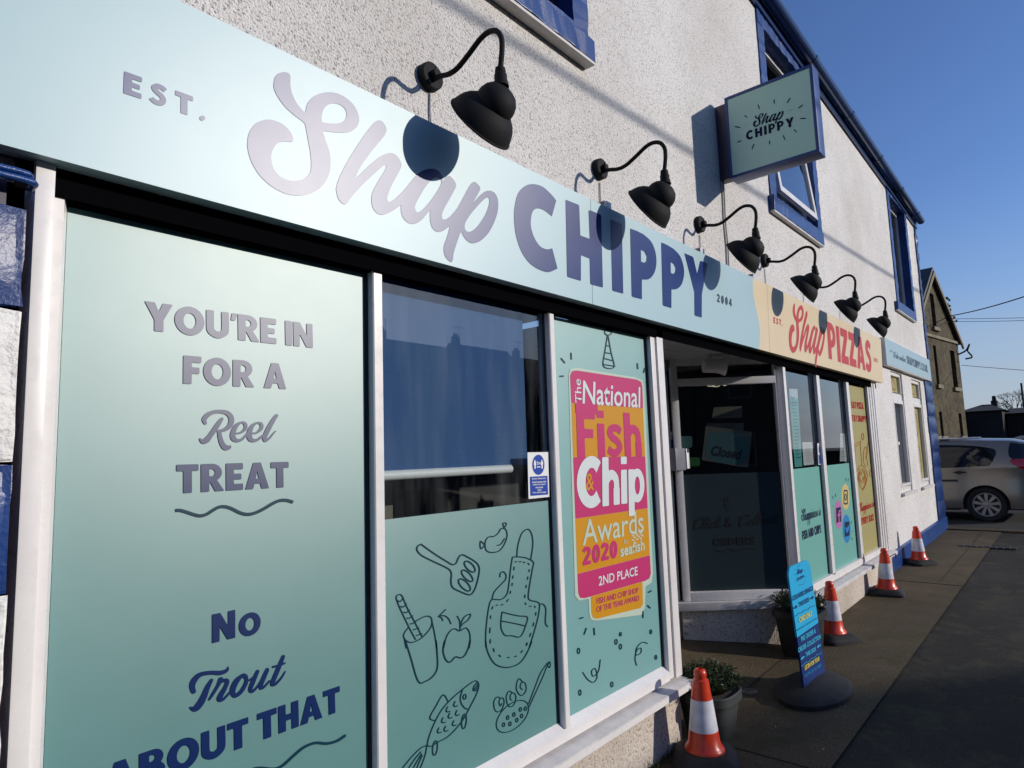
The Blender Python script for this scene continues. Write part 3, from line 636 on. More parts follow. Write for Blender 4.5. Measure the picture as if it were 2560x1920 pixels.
def rough_bar(x0, x1, y0, y1, z0, z1, seed, step=.05, j=.004):
    """painted stone bar with slightly wandering arrises"""
    rnd = random.Random(seed); b = MB(); L = max(x1-x0, z1-z0); n = max(2, int(L/step)); hor = (x1-x0) > (z1-z0); rings = []
    for i in range(n+1):
        t = i/n; q = lambda: rnd.uniform(-j, j)
        if hor: x = x0+t*(x1-x0); rings.append([(x, y0+q(), z0+q()), (x, y1, z0), (x, y1, z1), (x, y0+q(), z1+q())])
        else: z = z0+t*(z1-z0); rings.append([(x0+q(), y0+q(), z), (x1+q(), y0+q(), z), (x1, y1, z), (x0, y1, z)])
    vs = [p for r in rings for p in r]; fs = [(i*4+k, i*4+(k+1) % 4, (i+1)*4+(k+1) % 4, (i+1)*4+k) for i in range(n) for k in range(4)]+[(3, 2, 1, 0), (n*4, n*4+1, n*4+2, n*4+3)]
    return b.add(vs, fs)
for wi, (u, o) in enumerate(zip(UW, UO)):
    fm = MB(); f0, f1, z0, z1 = o; y = 2.02; w = .055
    for a in ((f0, f0+w, z0, z1), (f1-w, f1, z0, z1), (f0+w, f1-w, z1-w, z1), (f0+w, f1-w, z0, z0+w)): fm.box(a[0], a[1], y-.03, y+.03, a[2], a[3])
    win = fm.build('window', 'white_upvc' if wi else 'dark_plum', shop, bevel=.004)
    rough_bar(u[0], o[0], 1.885, 1.99, US[wi][3]+US[wi][4]+.001, o[3], 10+wi).build('surround', 'blue_paint', win)
    rough_bar(o[1], u[1], 1.885, 1.99, US[wi][3]+US[wi][4]+.001, o[3], 20+wi).build('surround', 'blue_paint', win)
    rough_bar(u[0], u[1], 1.885, 1.99, o[3], u[3], 30+wi).build('surround', 'blue_paint', win)
    q = US[wi]; rough_bar(q[0], q[1], q[2], 1.99, q[3]+.004, q[3]+q[4], 40+wi).build('sill', 'blue_paint', win, bevel=.006)
    rough_bar(o[0], o[1], 1.886, 1.99, q[3]+q[4]+.001, o[2], 50+wi).build('surround', 'blue_paint', win)
    box('sill_underside', 'sill_stone', win, q[0]+.005, q[1]-.005, q[2]+.005, 1.895, q[3]-.012, q[3]+.0035)
    box('pane', 'upper_glass', win, f0+w, f1-w, y-.004, y+.004, z0+w, z1-w)
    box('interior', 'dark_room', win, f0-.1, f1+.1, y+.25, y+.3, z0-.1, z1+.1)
    if wi == 1:   # the tilted open white casement below the hanging sign
        cb = MB(); H = .98
        def cp(x, h, d): return (x, 1.975-d-(1-h/H)*0-.012-(1-h/H)*.10, z0+.075+h)
        for (xa, xb, ha, hb) in ((f0+.06, f0+.12, 0, H), (f1-.12, f1-.06, 0, H), (f0+.12, f1-.12, 0, .06), (f0+.12, f1-.12, H-.06, H)):
            cb.hexa([cp(xa, ha, 0), cp(xb, ha, 0), cp(xb, ha, -.04), cp(xa, ha, -.04)], [cp(xa, hb, 0), cp(xb, hb, 0), cp(xb, hb, -.04), cp(xa, hb, -.04)])
        cb.build('casement', 'white_upvc', win, label='white casement tilted open')
        cg = MB(); cg.quad(cp(f0+.12, .06, -.02), cp(f1-.12, .06, -.02), cp(f1-.12, H-.06, -.02), cp(f0+.12, H-.06, -.02)); cg.build('pane', 'glass', win, fix=False)
# painted plinth at the far corner
b = MB()
for a, c in ((8.97, 11.0), (11.0, 13.2)):
    b.hexa([(a, 1.862, gz(a)-.05), (c, 1.862, gz(c)-.05), (c, 1.91, gz(c)-.05), (a, 1.91, gz(a)-.05)], [(a, 1.862, gz(a)+.21), (c, 1.862, gz(c)+.21), (c, 1.91, gz(c)+.225), (a, 1.91, gz(a)+.225)])
b.build('plinth', 'blue_paint', shop, bevel=.006)
b = MB(); b.hexa([(13.18, 1.862, gz(13)-.05), (13.23, 1.862, gz(13)-.05), (13.23, 9, gz(13)-.05), (13.18, 9, gz(13)-.05)], [(13.18, 1.862, gz(13)+.22), (13.23, 1.862, gz(13)+.22), (13.23, 9, gz(13)+.22), (13.18, 9, gz(13)+.22)]); b.build('plinth', 'blue_paint', shop)
# rough blue quoin stones, long and short, up the far corner
def stone(x0, x1, y0, y1, z0, z1, seed, n=4, j=.014):
    rnd = random.Random(seed); nz = max(2, int((z1-z0)/.055)); nx = max(2, int((x1-x0)/.06)); vs = []; fs = []
    for i in range(nz+1):
        for k in range(nx+1):
            ex = min(i, nz-i, k, nx-k) == 0
            vs.append((x0+(x1-x0)*k/nx+rnd.uniform(-.004, .004), y0+(.016 if ex else rnd.uniform(-j, j*.5)), z0+(z1-z0)*i/nz+rnd.uniform(-.004, .004)))
    for i in range(nz):
        for k in range(nx): fs.append((i*(nx+1)+k, i*(nx+1)+k+1, (i+1)*(nx+1)+k+1, (i+1)*(nx+1)+k))
    b = MB().add(vs, fs); nb = len(vs)
    b.hexa([(x0+.003, y0+.012, z0+.003), (x1-.003, y0+.012, z0+.003), (x1-.003, y1, z0+.003), (x0+.003, y1, z0+.003)], [(x0+.003, y0+.012, z1-.003), (x1-.003, y0+.012, z1-.003), (x1-.003, y1, z1-.003), (x0+.003, y1, z1-.003)])
    return b
z = gz(13)+.23; i = 0
while z < 4.0-.05:
    h = .27+.05*math.sin(i*1.9); w = (.64 if z < .95 else .10)+.02*math.sin(i*4.1); z1 = min(z+h, eave(13.2)-.14)
    if z1-z < .08: break
    stone(13.19-w, 13.215+.012*math.sin(i*3.3), 1.868, 1.93, z+.002, z1-.002, 100+i).build('quoin_stone', 'blue_stone', shop, smooth=True)
    z = z1; i += 1
box('quoin_bed', 'blue_stone', shop, 12.56, 13.17, 1.884, 1.898, gz(13)+.2, .95)
# ---- the slim windows beside the corner
for wi, (a, c, l, h) in enumerate(SW):
    fm = MB(); y = 1.955; w = .05; tr = (.60, .70)
    for q in ((a, a+w, l, h), (c-w, c, l, h), (a+w, c-w, h-w, h), (a+w, c-w, l, l+.07), (a+w, c-w, tr[0], tr[1])): fm.box(q[0], q[1], y-.035, y+.03, q[2], q[3])
    win = fm.build('window', 'white_upvc', shop, bevel=.005)
    ib = MB(); o_ = .016
    for q in ((a+w, a+w+.035, l+.07, tr[0]), (c-w-.035, c-w, l+.07, tr[0]), (a+w+.035, c-w-.035, tr[0]-.05, tr[0]-.002), (a+w+.035, c-w-.035, l+.07, l+.11)): ib.box(q[0], q[1], y-.05, y+.0, q[2], q[3])
    ib.build('casement', 'white_upvc', win, bevel=.004)
    box('window_film', 'olive_film', win, a+w, c-w, y+.002, y+.006, tr[1], h-w)
    if wi: box('window_film', 'olive_film', win, a+w+.035, c-w-.035, y+.002, y+.006, l+.11, tr[0]-.05)
    else:
        box('pane', 'glass', win, a+w, c-w, y+.002, y+.006, l+.07, tr[0]); box('net_curtain', 'room_pale', win, a+w, c-w, y+.05, y+.055, l+.07, tr[0]); box('meeting_rail', 'white_upvc', win, a+w+.035, a+.30, y-.03, y+.0, -.02, .02)
    box('sill', 'sill_stone', win, a-.06, c+.10, 1.855, 1.92, l-.04, l-.002, bevel=.005)
    pl2 = Plane((0, y, 0), (1, 0, 0), (0, 0, 1))
    dr = [line([(a+.2, .93), (a+.45, .90), (a+.5, .76), (a+.3, .78), (a+.35, .9)], .006)]
    if wi: dr += [line([(a+.2, .3), (a+.4, .45), (a+.55, .3), (a+.4, .1), (a+.25, .2)], .007), ell(a+.38, -.25, .15, .2)[0:1]+(ell(a+.38, -.25, .15, .2)[1],)]; dr[-1] = line([(a+.38+.13*math.cos(t), -.25+.2*math.sin(t)) for t in np.linspace(0, 6.28, 14)], .008, 1); dr.append(line([(a+.3, -.2), (a+.42, -.3), (a+.36, -.1)], .006))
    polys_mesh('drawing', field_cells(dr, .012), lambda X, Y: pl2.at(X, Y, .002), 'orange_ink', win)
box('interior', 'dark_room', shop, 9.9, 12.6, 2.3, 2.35, -.9, 1.2)
# ---- left pilaster of painted stones
lv = [(-1.75, -1.02, 'stone_white'), (-1.015, -.63, 'blue_stone'), (-.625, -.262, 'stone_white'), (-.255, .020, 'blue_stone'), (.026, .364, 'stone_white'), (.370, .600, 'blue_stone')]
pil = MB().box(-.55, .335, 1.80, 1.98, -1.78, .70).build('pilaster', 'dark_plum', shop)
for i, (a, c, mm) in enumerate(lv): stone(-.4, .369, 1.765, 1.80, a, c, 300+i, j=.012).build('stone', mm, pil, smooth=True)
for z, r, xe in ((.677, .0075, .372), (.661, .0085, .380)):
    MB().tube([(-.5, 1.755, z), (xe-.025, 1.755, z), (xe-.006, 1.759, z), (xe, 1.77, z), (xe, 1.80, z)], r, 10).build('moulding', 'blue_paint', pil, smooth=True)

# ================================================================== MAIN SHOPFRONT WINDOW (three lights)
def bar(name, m, parent, x0, x1, y0, y1, z0, z1, bv=.003): return box(name, m, parent, x0, x1, y0, y1, z0, z1, bevel=bv)
ZT, ZB, ZS = .86, -1.195, -1.268
w1 = MB().box(.395, .436, 1.832, 1.93, ZS, ZT).build('window', 'white_upvc', shop, bevel=.004, smooth=True)
b = MB(); b.hexa([(.4365, 1.858, ZS), (.462, 1.858, ZS), (.478, 1.897, ZS), (.478, 1.93, ZS), (.4365, 1.93, ZS)], [(.4365, 1.858, ZT), (.462, 1.858, ZT), (.478, 1.897, ZT), (.478, 1.93, ZT), (.4365, 1.93, ZT)]); b.build('frame', 'white_upvc', w1)
for a, c in ((1.4075, 1.450), (2.436, 2.474)):
    b = MB(); b.hexa([(a, 1.897, ZB-.02), (a, 1.866, ZB-.02), (a+.004, 1.862, ZB-.02), (c-.004, 1.862, ZB-.02), (c, 1.866, ZB-.02), (c, 1.93, ZB-.02), (a, 1.93, ZB-.02)], [(a, 1.897, ZT), (a, 1.866, ZT), (a+.004, 1.862, ZT), (c-.004, 1.862, ZT), (c, 1.866, ZT), (c, 1.93, ZT), (a, 1.93, ZT)])
    b.build('mullion', 'white_upvc', w1)
    for x in (a-.012, c+.001): bar('seal', 'seal_black', w1, x, x+.011, 1.893, 1.899, ZB, ZT, 0)
bar('frame', 'white_upvc', w1, 3.405, 3.4545, 1.863, 1.93, ZS+.004, ZT)
bar('seal', 'seal_black', w1, 3.394, 3.404, 1.890, 1.899, ZB, ZT, 0); bar('seal', 'wood_dark', w1, 3.455, 3.461, 1.872, 1.93, ZS+.004, ZT, 0)
bar('corner_post', 'white_upvc', w1, 3.462, 3.535, 1.852, 1.93, ZS, ZT)
b = MB(); b.hexa([(.479, 1.897, ZB), (.479, 1.862, ZB-.03), (.479, 1.862, ZS), (.479, 1.93, ZS), (.479, 1.93, ZB)], [(3.404, 1.897, ZB), (3.404, 1.862, ZB-.03), (3.404, 1.862, ZS), (3.404, 1.93, ZS), (3.404, 1.93, ZB)]); b.build('frame', 'white_upvc', w1)
# glass and films
FT = .672
for a, c in ((.479, 1.4075), (1.4505, 2.4355), (2.4745, 3.404)): bar('pane', 'dim_glass', w1, a, c, 1.9005, 1.904, FT+.001, ZT, 0)
bar('window_film', 'teal_film', w1, .480, 1.395, 1.900, 1.904, ZB-.01, FT, 0)
bar('window_film', 'award_film', w1, 2.486, 3.393, 1.900, 1.904, ZB-.01, FT, 0)
FZ = GL.px(1160, 1276)[2]
bar('window_film', 'teal_film', w1, 1.462, 2.425, 1.899, 1.9025, ZB-.01, FZ, 0)
bar('pane', 'smeared_glass', w1, 1.4505, 2.4355, 1.903, 1.907, ZB-.01, FT, 0)
# roller blind behind the middle light with its white bottom bar
bz = GL.px(1100, 1160)[2]
bl = bar('roller_blind', 'blind_blue', w1, 1.465, 2.345, 1.955, 1.958, bz-.02, FT+.1, 0)
MB().tube([(1.462, 1.952, bz-.035), (2.22, 1.952, bz-.035)], .019, 12).build('bottom_bar', 'white_card', w1, smooth=True)
MB().tube([(1.52, 1.96, .62), (1.7, 1.96, .60), (2.0, 1.962, .585), (2.3, 1.96, .58)], .003, 6).build('blind_cord', 'galv', w1)
# black strips painting in the fascia's shade over each light; stone sill
for a, c in ((.4795, 1.407), (1.4505, 2.4355), (2.4745, 3.4045)): bar('top_band', 'shade_black', w1, a, c, 1.872, 1.896, .674, .80, 0)
b = MB(); b.hexa([(.40, 1.793, -1.332), (3.56, 1.793, -1.332), (3.56, 1.95, -1.332), (.40, 1.95, -1.332)], [(.40, 1.793, -1.293), (3.56, 1.793, -1.293), (3.56, 1.95, -1.272), (.40, 1.95, -1.272)])
ms = b.build('sill', 'sill_stone', shop, bevel=.004, smooth=True)
MB().quad((.42, 1.7925, -1.300), (3.55, 1.7925, -1.300), (3.55, 1.7925, -1.328), (.42, 1.7925, -1.328)).build('sill_edge', 'white_upvc', ms)
box('shade_strip', 'shade_black', shop, .36, 8.93, 1.852, 1.861, .675, .756)  # added black strip that deepens and lowers the shade under the sign
# interior room
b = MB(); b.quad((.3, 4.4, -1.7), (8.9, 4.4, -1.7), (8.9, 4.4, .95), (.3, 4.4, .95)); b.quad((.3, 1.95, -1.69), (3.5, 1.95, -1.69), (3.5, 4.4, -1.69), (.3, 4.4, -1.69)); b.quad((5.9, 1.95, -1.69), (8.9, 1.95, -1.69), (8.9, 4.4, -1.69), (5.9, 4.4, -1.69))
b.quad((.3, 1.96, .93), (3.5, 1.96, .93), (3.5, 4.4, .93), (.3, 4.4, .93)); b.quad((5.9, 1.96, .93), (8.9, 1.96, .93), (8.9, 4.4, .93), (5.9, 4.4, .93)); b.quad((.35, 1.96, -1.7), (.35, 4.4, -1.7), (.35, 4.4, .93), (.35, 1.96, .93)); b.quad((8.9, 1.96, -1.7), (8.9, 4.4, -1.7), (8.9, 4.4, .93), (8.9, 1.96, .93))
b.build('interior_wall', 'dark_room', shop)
ct = tag(MB().box(1.7, 3.3, 3.0, 3.5, -1.68, -.62).build('counter', 'dark_room', None, bevel=.01), 'dark shop counter seen through the clear strip of the middle window', 'counter')
mb_ = wthing('menu_stand', 'dim menu board with an orange stripe behind the clear strip of the window', 'menu', (1.75, 2.3, -.6))
bar('board', 'kraft', mb_, 1.62, 1.80, 2.26, 2.29, -.55, -.10, 0); bar('stripe', 'amber_vinyl', mb_, 1.63, 1.72, 2.252, 2.2595, -.17, -.125, 0); bar('base', 'dark_room', mb_, 1.6, 1.85, 2.2, 2.35, -.6, -.551, 0)

# ---- lettering on the first light
K1 = (340, 720, 4.608); K2 = (400, 1000, 5.185); K3 = (240, 1480, 3.16)
FO = .0025
text_px('lettering', "YOU'RE IN", GL, (95, 484), (2035, 692), (95, 150), 'film_vinyl', w1, K1, FO, track=.055)
text_px('lettering', "FOR A", GL, (540, 1102), (1728, 1166), (543, 775), 'film_vinyl', w1, K1, FO)
text_px('lettering', "TREAT", GL, (210, 1213), (1668, 1128), (210, 838), 'film_vinyl', w1, K2, FO, track=.08)
text_px('lettering', "N", GL, (916, 404), (1098, 360), (916, 176), 'film_vinyl', w1, K3, FO)
text_px('lettering', "O", GL, (1127, 362), (1299, 322), (1127, 182), 'film_vinyl', w1, K3, FO)
text_px('lettering', "ABOUT THAT", GL, (52, 1640), (1928, 938), (52, 1375), 'film_vinyl', w1, K3, FO, track=.06, space=.25)
reel = [cap([(585, 300, 20), (570, 250, 30), (620, 190, 30), (700, 155, 25), (790, 150, 24), (870, 170, 30), (920, 230, 34), (915, 310, 34), (870, 365, 28), (800, 395, 20), (740, 400, 14)]),
 cap([(800, 245, 20), (760, 300, 29), (700, 390, 32), (650, 460, 32), (600, 520, 38), (550, 540, 26), (515, 505, 12)]),
 cap([(765, 410, 25), (775, 480, 28), (800, 560, 32), (840, 615, 36), (890, 615, 26), (910, 595, 9)]),
 cap([(990, 432, 9), (1050, 420, 14), (1105, 370, 21), (1100, 310, 22), (1055, 290, 14), (990, 330, 24), (945, 420, 32), (945, 490, 34), (990, 525, 24), (1050, 515, 17), (1110, 460, 13), (1160, 400, 13)]),
 cap([(1195, 430, 9), (1250, 425, 13), (1310, 370, 21), (1310, 315, 22), (1265, 295, 14), (1200, 330, 22), (1160, 410, 32), (1160, 490, 34), (1200, 525, 24), (1260, 515, 17), (1330, 460, 13)]),
 cap([(1508, 202, 21), (1470, 255, 26), (1420, 340, 30), (1370, 440, 30), (1350, 500, 26), (1368, 528, 17), (1420, 490, 12), (1470, 430, 9), (1497, 403, 7)])]
trace('lettering', GL, reel, 'film_vinyl', w1, K2, 1.4, FO)
trace('wave_line', GL, [ribbon([(198, 1430), (260, 1430), (350, 1455), (440, 1485), (520, 1500), (600, 1480), (680, 1430), (760, 1388), (840, 1382), (920, 1405), (1010, 1450), (1080, 1475), (1160, 1480), (1250, 1455), (1350, 1405), (1450, 1345), (1540, 1305), (1620, 1298), (1680, 1310), (1722, 1325)], 42)], 'slate_vinyl', w1, K2, 1.4, FO)
trout = [cap([(768, 782, 20), (758, 740, 22), (775, 695, 22), (820, 652, 18), (900, 636, 16), (980, 637, 18), (1030, 618, 13), (1043, 590, 4)]),
 cap([(912, 694, 12), (880, 750, 19), (852, 820, 24), (820, 880, 26), (780, 922, 22), (745, 912, 9)]),
 cap([(985, 690, 20), (960, 740, 13), (930, 790, 12), (893, 848, 8)]), cap([(990, 700, 14), (1035, 700, 16), (1018, 755, 16), (985, 812, 20), (972, 848, 18), (1005, 845, 10), (1062, 785, 8)]),
 cap([(1160, 652, 11), (1110, 700, 20), (1078, 770, 22), (1092, 818, 17), (1140, 790, 15), (1182, 720, 15), (1185, 665, 12), (1160, 652, 9), (1195, 700, 8), (1240, 672, 6)]),
 cap([(1275, 625, 13), (1242, 700, 17), (1217, 768, 16), (1238, 782, 11), (1290, 722, 8), (1352, 610, 13), (1322, 680, 17), (1297, 752, 14), (1322, 752, 9), (1370, 700, 7)]),
 cap([(1478, 508, 13), (1440, 600, 17), (1402, 690, 17), (1388, 728, 13), (1412, 728, 11), (1460, 680, 8), (1493, 626, 5)]), cap([(1398, 590, 9), (1450, 577, 9), (1490, 560, 7)])]
trace('lettering', GL, trout, 'film_vinyl', w1, K3, 1.4, FO)
trace('wave_line', GL, [line([(1150, 1432), (1220, 1402), (1290, 1387), (1400, 1395), (1470, 1370), (1560, 1290), (1640, 1225), (1730, 1190), (1820, 1195), (1900, 1175), (1963, 1134)], 11)], 'slate_vinyl', w1, K3, 1.6, FO)

# ---- outline drawings on the middle light
K4 = (960, 1280, 4.809); K5 = (960, 1600, 4.809)
def D(name, crop, lines, r=7.5, m='slate_vinyl', parent=None, pl=GL, res=1.35, off=.0035):
    pr = []
    for l in lines:
        if l[0] == 'e': _, cx, cy, rx, ry, rot = l; pr.append(line([(cx+rx*math.cos(a)*math.cos(rot)-ry*math.sin(a)*math.sin(rot), cy+rx*math.cos(a)*math.sin(rot)+ry*math.sin(a)*math.cos(rot)) for a in np.linspace(0, 2*math.pi, 15)], r, 2))
        else: pr.append(line(l, r, 4 if len(l) > 2 else 1))
    return trace(name, pl, pr, m, parent or w1, crop, res, off)
D('spatula_drawing', K4, [[(440, 385), (400, 410), (392, 455), (440, 515), (560, 580), (700, 645), (780, 690), (806, 745), (800, 830), (820, 905), (900, 950), (1000, 990), (1045, 985), (1085, 930), (1115, 840), (1140, 720), (1135, 650), (1090, 595), (1000, 540), (935, 512), (895, 540), (860, 615), (815, 630), (760, 600), (600, 500), (440, 385)], ('e', 1026, 655, 84, 40, .8), ('e', 995, 765, 90, 38, .8), ('e', 962, 875, 94, 42, .8)], 8)
D('sausage_drawing', K4, [[(1440, 195), (1400, 200), (1370, 250), (1320, 290), (1250, 300), (1215, 350), (1212, 420), (1235, 470), (1300, 485), (1380, 465), (1440, 390), (1475, 290), (1465, 220), (1440, 195)], [(1440, 190), (1425, 135), (1465, 135), (1455, 170), (1440, 190)], [(1207, 395), (1155, 350), (1158, 440), (1207, 400)], [(1358, 400), (1400, 385), (1445, 318)]], 6.5)
dash = [((1570, 597), (1590, 595)), ((1622, 595), (1640, 596)), ((1670, 602), (1688, 606)), ((1727, 615), (1740, 632)), ((1559, 660), (1557, 695)), ((1547, 765), (1543, 795)), ((1538, 855), (1535, 882)), ((1518, 948), (1512, 978)), ((1490, 1048), (1470, 1075)), ((1425, 1108), (1405, 1116)), ((1360, 1117), (1345, 1118)), ((1303, 1135), (1293, 1165)), ((1278, 1245), (1276, 1278)), ((1270, 1390), (1267, 1450)), ((1273, 1530), (1273, 1575)), ((1743, 690), (1739, 715)), ((1725, 778), (1720, 808)), ((1707, 878), (1702, 908)), ((1690, 993), (1688, 1028)), ((1693, 1090), (1702, 1110)), ((1745, 1130), (1762, 1131)), ((1805, 1128), (1815, 1145)), ((1822, 1205), (1818, 1240)), ((1795, 1330), (1788, 1368)), ((1760, 1455), (1748, 1495)), ((1715, 1570), (1705, 1600))]
D('apron_drawing', K4, [[(1592, 530), (1605, 400), (1650, 260), (1717, 205), (1765, 250), (1785, 380), (1760, 570)], [(1540, 540), (1600, 537), (1700, 550), (1790, 600), (1780, 680), (1750, 850), (1730, 1000), (1745, 1055), (1830, 1078), (1865, 1110), (1850, 1250), (1800, 1440), (1745, 1620)], [(1540, 540), (1520, 660), (1495, 880), (1470, 990), (1400, 1050), (1300, 1050), (1262, 1110), (1232, 1300), (1218, 1480), (1220, 1620)], [(1295, 1045), (1320, 960), (1400, 870), (1455, 810), (1460, 750), (1425, 715), (1392, 740), (1390, 780)], [(1868, 1110), (1905, 1105), (1940, 1160), (1935, 1290), (1940, 1350), (1965, 1375)], [(1415, 1200), (1520, 1228), (1620, 1248), (1718, 1262), (1700, 1360), (1660, 1460), (1615, 1502), (1530, 1485), (1450, 1480), (1405, 1400), (1402, 1300), (1415, 1200)], [(1405, 1308), (1550, 1335), (1695, 1368)]]+[list(d) for d in dash], 6.5)
D('apron_drawing', K5, [[(1218, 60-40), (1235, 120), (1285, 230), (1350, 300), (1460, 328), (1570, 305), (1650, 250), (1720, 140), (1770, 20)]]+[[a, c] for a, c in (((1310, 100), (1320, 138)), ((1378, 178), (1396, 198)), ((1482, 207), (1500, 207)), ((1568, 198), (1586, 190)), ((1643, 148), (1660, 125)), ((1708, 62), (1716, 35)))], 7)
D('churro_cup_drawing', K4, [[(142, 1040), (150, 1000), (190, 990), (215, 1010)], [(142, 1040), (180, 1140), (260, 1310), (320, 1430), (375, 1530)], [(215, 1010), (280, 1160), (370, 1330), (450, 1490)]]+[[(150+38*i+8, 1062+70*i), (190+38*i, 1075+66*i), (228+37*i, 1030+72*i)] for i in range(7)]+[[(290, 1385), (240, 1450), (232, 1500), (270, 1550), (330, 1565), (420, 1530), (500, 1460), (560, 1380), (572, 1300), (545, 1255), (480, 1255), (375, 1310)], [(240, 1520), (262, 1635)], [(572, 1310), (605, 1470), (632, 1640)]], 6.5)
D('churro_cup_drawing', K5, [[(255, 10), (320, 220), (380, 430), (425, 512), (480, 500), (560, 455), (620, 380), (640, 290), (632, 130), (620, 5)]], 8)
D('apple_drawing', K4, [[(655, 1250), (735, 1170)], [(650, 1250), (720, 1245), (770, 1280), (800, 1342)], [(652, 1252), (690, 1275), (702, 1305)], [(875, 1250), (905, 1310), (910, 1420)], [(915, 1350), (960, 1260), (1035, 1225), (1010, 1290), (940, 1345), (915, 1380)], [(710, 1635), (745, 1500), (800, 1420), (850, 1402), (905, 1428), (975, 1390), (1020, 1440), (1032, 1540), (1020, 1635)]], 6.5)
D('apple_drawing', K5, [[(725, 10), (705, 120), (730, 220), (775, 265), (815, 240), (855, 200), (920, 212), (970, 175), (1010, 90), (1030, 0)]], 8)
sc = [(850, 735), (760, 800), (872, 842), (785, 875), (705, 930), (835, 965), (655, 1052), (735, 1032)]
D('fish_drawing', K5, [[(515, 1260), (530, 1180), (590, 1020), (680, 850), (800, 710), (940, 590), (1060, 500), (1110, 492), (1135, 540), (1110, 640), (1030, 800), (960, 930), (880, 1040), (760, 1160), (640, 1225), (560, 1275), (515, 1260)], [(940, 595), (912, 690), (930, 770), (975, 820), (1005, 828)], ('e', 964, 680, 18, 30, .1), [(1115, 510), (1080, 550), (1068, 600), (1100, 605), (1130, 560)], [(1125, 530), (1085, 590)], [(765, 735), (705, 655), (620, 790), (545, 935), (615, 965)], ('e', 957, 975, 28, 88, .1), ('e', 608, 1295, 28, 88, .12), [(510, 1262), (430, 1300), (320, 1410), (220, 1532)], [(510, 1265), (490, 1380), (430, 1540)], [(440, 1340), (370, 1420), (295, 1530)], [(448, 1365), (400, 1440), (350, 1532)], [(455, 1385), (420, 1460), (392, 1532)]]+[[(x, y), (x-18, y+45), (x, y+62), (x+28, y+52)] for x, y in sc], 6.5)
D('peas_drawing', K5, [[(1610, 470), (1590, 520), (1590, 600), (1640, 665), (1690, 630), (1705, 570), (1690, 515), (1665, 505), (1640, 520), (1635, 570), (1660, 595)], [(1665, 505), (1625, 462), (1605, 475)], [(1490, 615), (1465, 680), (1480, 770), (1515, 800), (1560, 770), (1582, 690), (1565, 640), (1540, 635), (1515, 660), (1515, 710), (1535, 720)], [(1540, 635), (1510, 612), (1490, 615)], [(1345, 685), (1315, 740), (1325, 830), (1360, 862), (1410, 835), (1440, 750), (1425, 695), (1395, 700), (1378, 745), (1395, 790), (1412, 760)], [(1395, 700), (1370, 682), (1345, 685)], ('e', 1540, 915, 240, 135, -.78), [(1735, 760), (1800, 590), (1880, 390), (1975, 262), (1995, 290), (1985, 330), (1955, 318), (1900, 450), (1740, 800)], [(1955, 318), (1980, 262)]]+[('e', x, y, 14, 24, .1) for x, y in ((1635, 832), (1695, 822), (1557, 893), (1482, 930), (1650, 910), (1592, 960), (1510, 1005), (1433, 1015))], 5.5)

# ---- award poster on the third light
K6 = (1360, 760, 1.975)
D('cone_drawing', K6, [('e', 315, 140, 17, 14, 0), [(312, 152), (300, 230), (290, 300), (315, 318), (345, 308), (330, 240), (314, 152)], [(305, 205), (322, 208)], [(300, 240), (330, 245)], [(294, 268), (337, 280)], [(290, 298), (350, 308)]], 2.2)
for a, c in (((82, 267), (103, 293)), ((132, 240), (134, 275)), ((75, 357), (97, 356)), ((459, 292), (462, 322)), ((497, 315), (490, 340)), ((502, 388), (518, 389)), ((512, 1424), (530, 1415)), ((508, 1487), (524, 1502)), ((487, 1515), (487, 1550)), ((172, 1553), (193, 1547)), ((208, 1598), (196, 1632)), ((245, 1598), (248, 1635))):
    trace('dash_mark', GL, [ribbon([a, c], 7, 1)], 'slate_vinyl', w1, K6, 1.2, FO)
trace('poster_halo', GL, [('P', [(120, 350), (128, 322), (155, 314), (450, 362), (485, 376), (493, 410), (537, 1330), (530, 1375), (500, 1395), (497, 1500), (480, 1535), (260, 1563), (230, 1560), (222, 1530), (218, 1455), (170, 1465), (152, 1440)])], 'halo_vinyl', w1, K6, 2, .0018)
trace('poster_panel', GL, [('P', [(127, 355), (135, 333), (158, 328), (455, 373), (478, 385), (484, 410), (487, 515), (133, 488)])], 'pink_vinyl', w1, K6, 1.6, .0025)
trace('poster_panel', GL, [('P', [(133, 488.5), (487, 515.5), (498, 752), (142, 757)])], 'amber_vinyl', w1, K6, 1.6, .0025)
trace('poster_panel', GL, [('P', [(142, 757.5), (498, 752.5), (510, 1008), (153, 1060)])], 'pink_vinyl', w1, K6, 1.6, .0025)
trace('poster_panel', GL, [('P', [(153, 1060.5), (510, 1008.5), (521, 1240), (163, 1332)])], 'amber_vinyl', w1, K6, 1.6, .0025)
trace('poster_panel', GL, [('P', [(163, 1332.5), (521, 1240.5), (526, 1330), (518, 1355), (497, 1367), (200, 1452), (176, 1450), (167, 1425)])], 'pink_vinyl', w1, K6, 1.6, .0025)
trace('poster_panel', GL, [('P', [(229, 1444.5), (484, 1371.5), (487, 1480), (476, 1500), (260, 1554), (240, 1548), (233, 1525)])], 'amber_vinyl', w1, K6, 1.6, .0025)
PO = .004
plain('lettering', 'The', GL, (184, 492), (178, 372), (152, 490), 'pale_vinyl', w1, K6, PO, bold=.006)
plain('lettering', 'National', GL, (187, 494), (472, 514), (190, 378), 'pale_vinyl', w1, K6, PO, bold=.012)
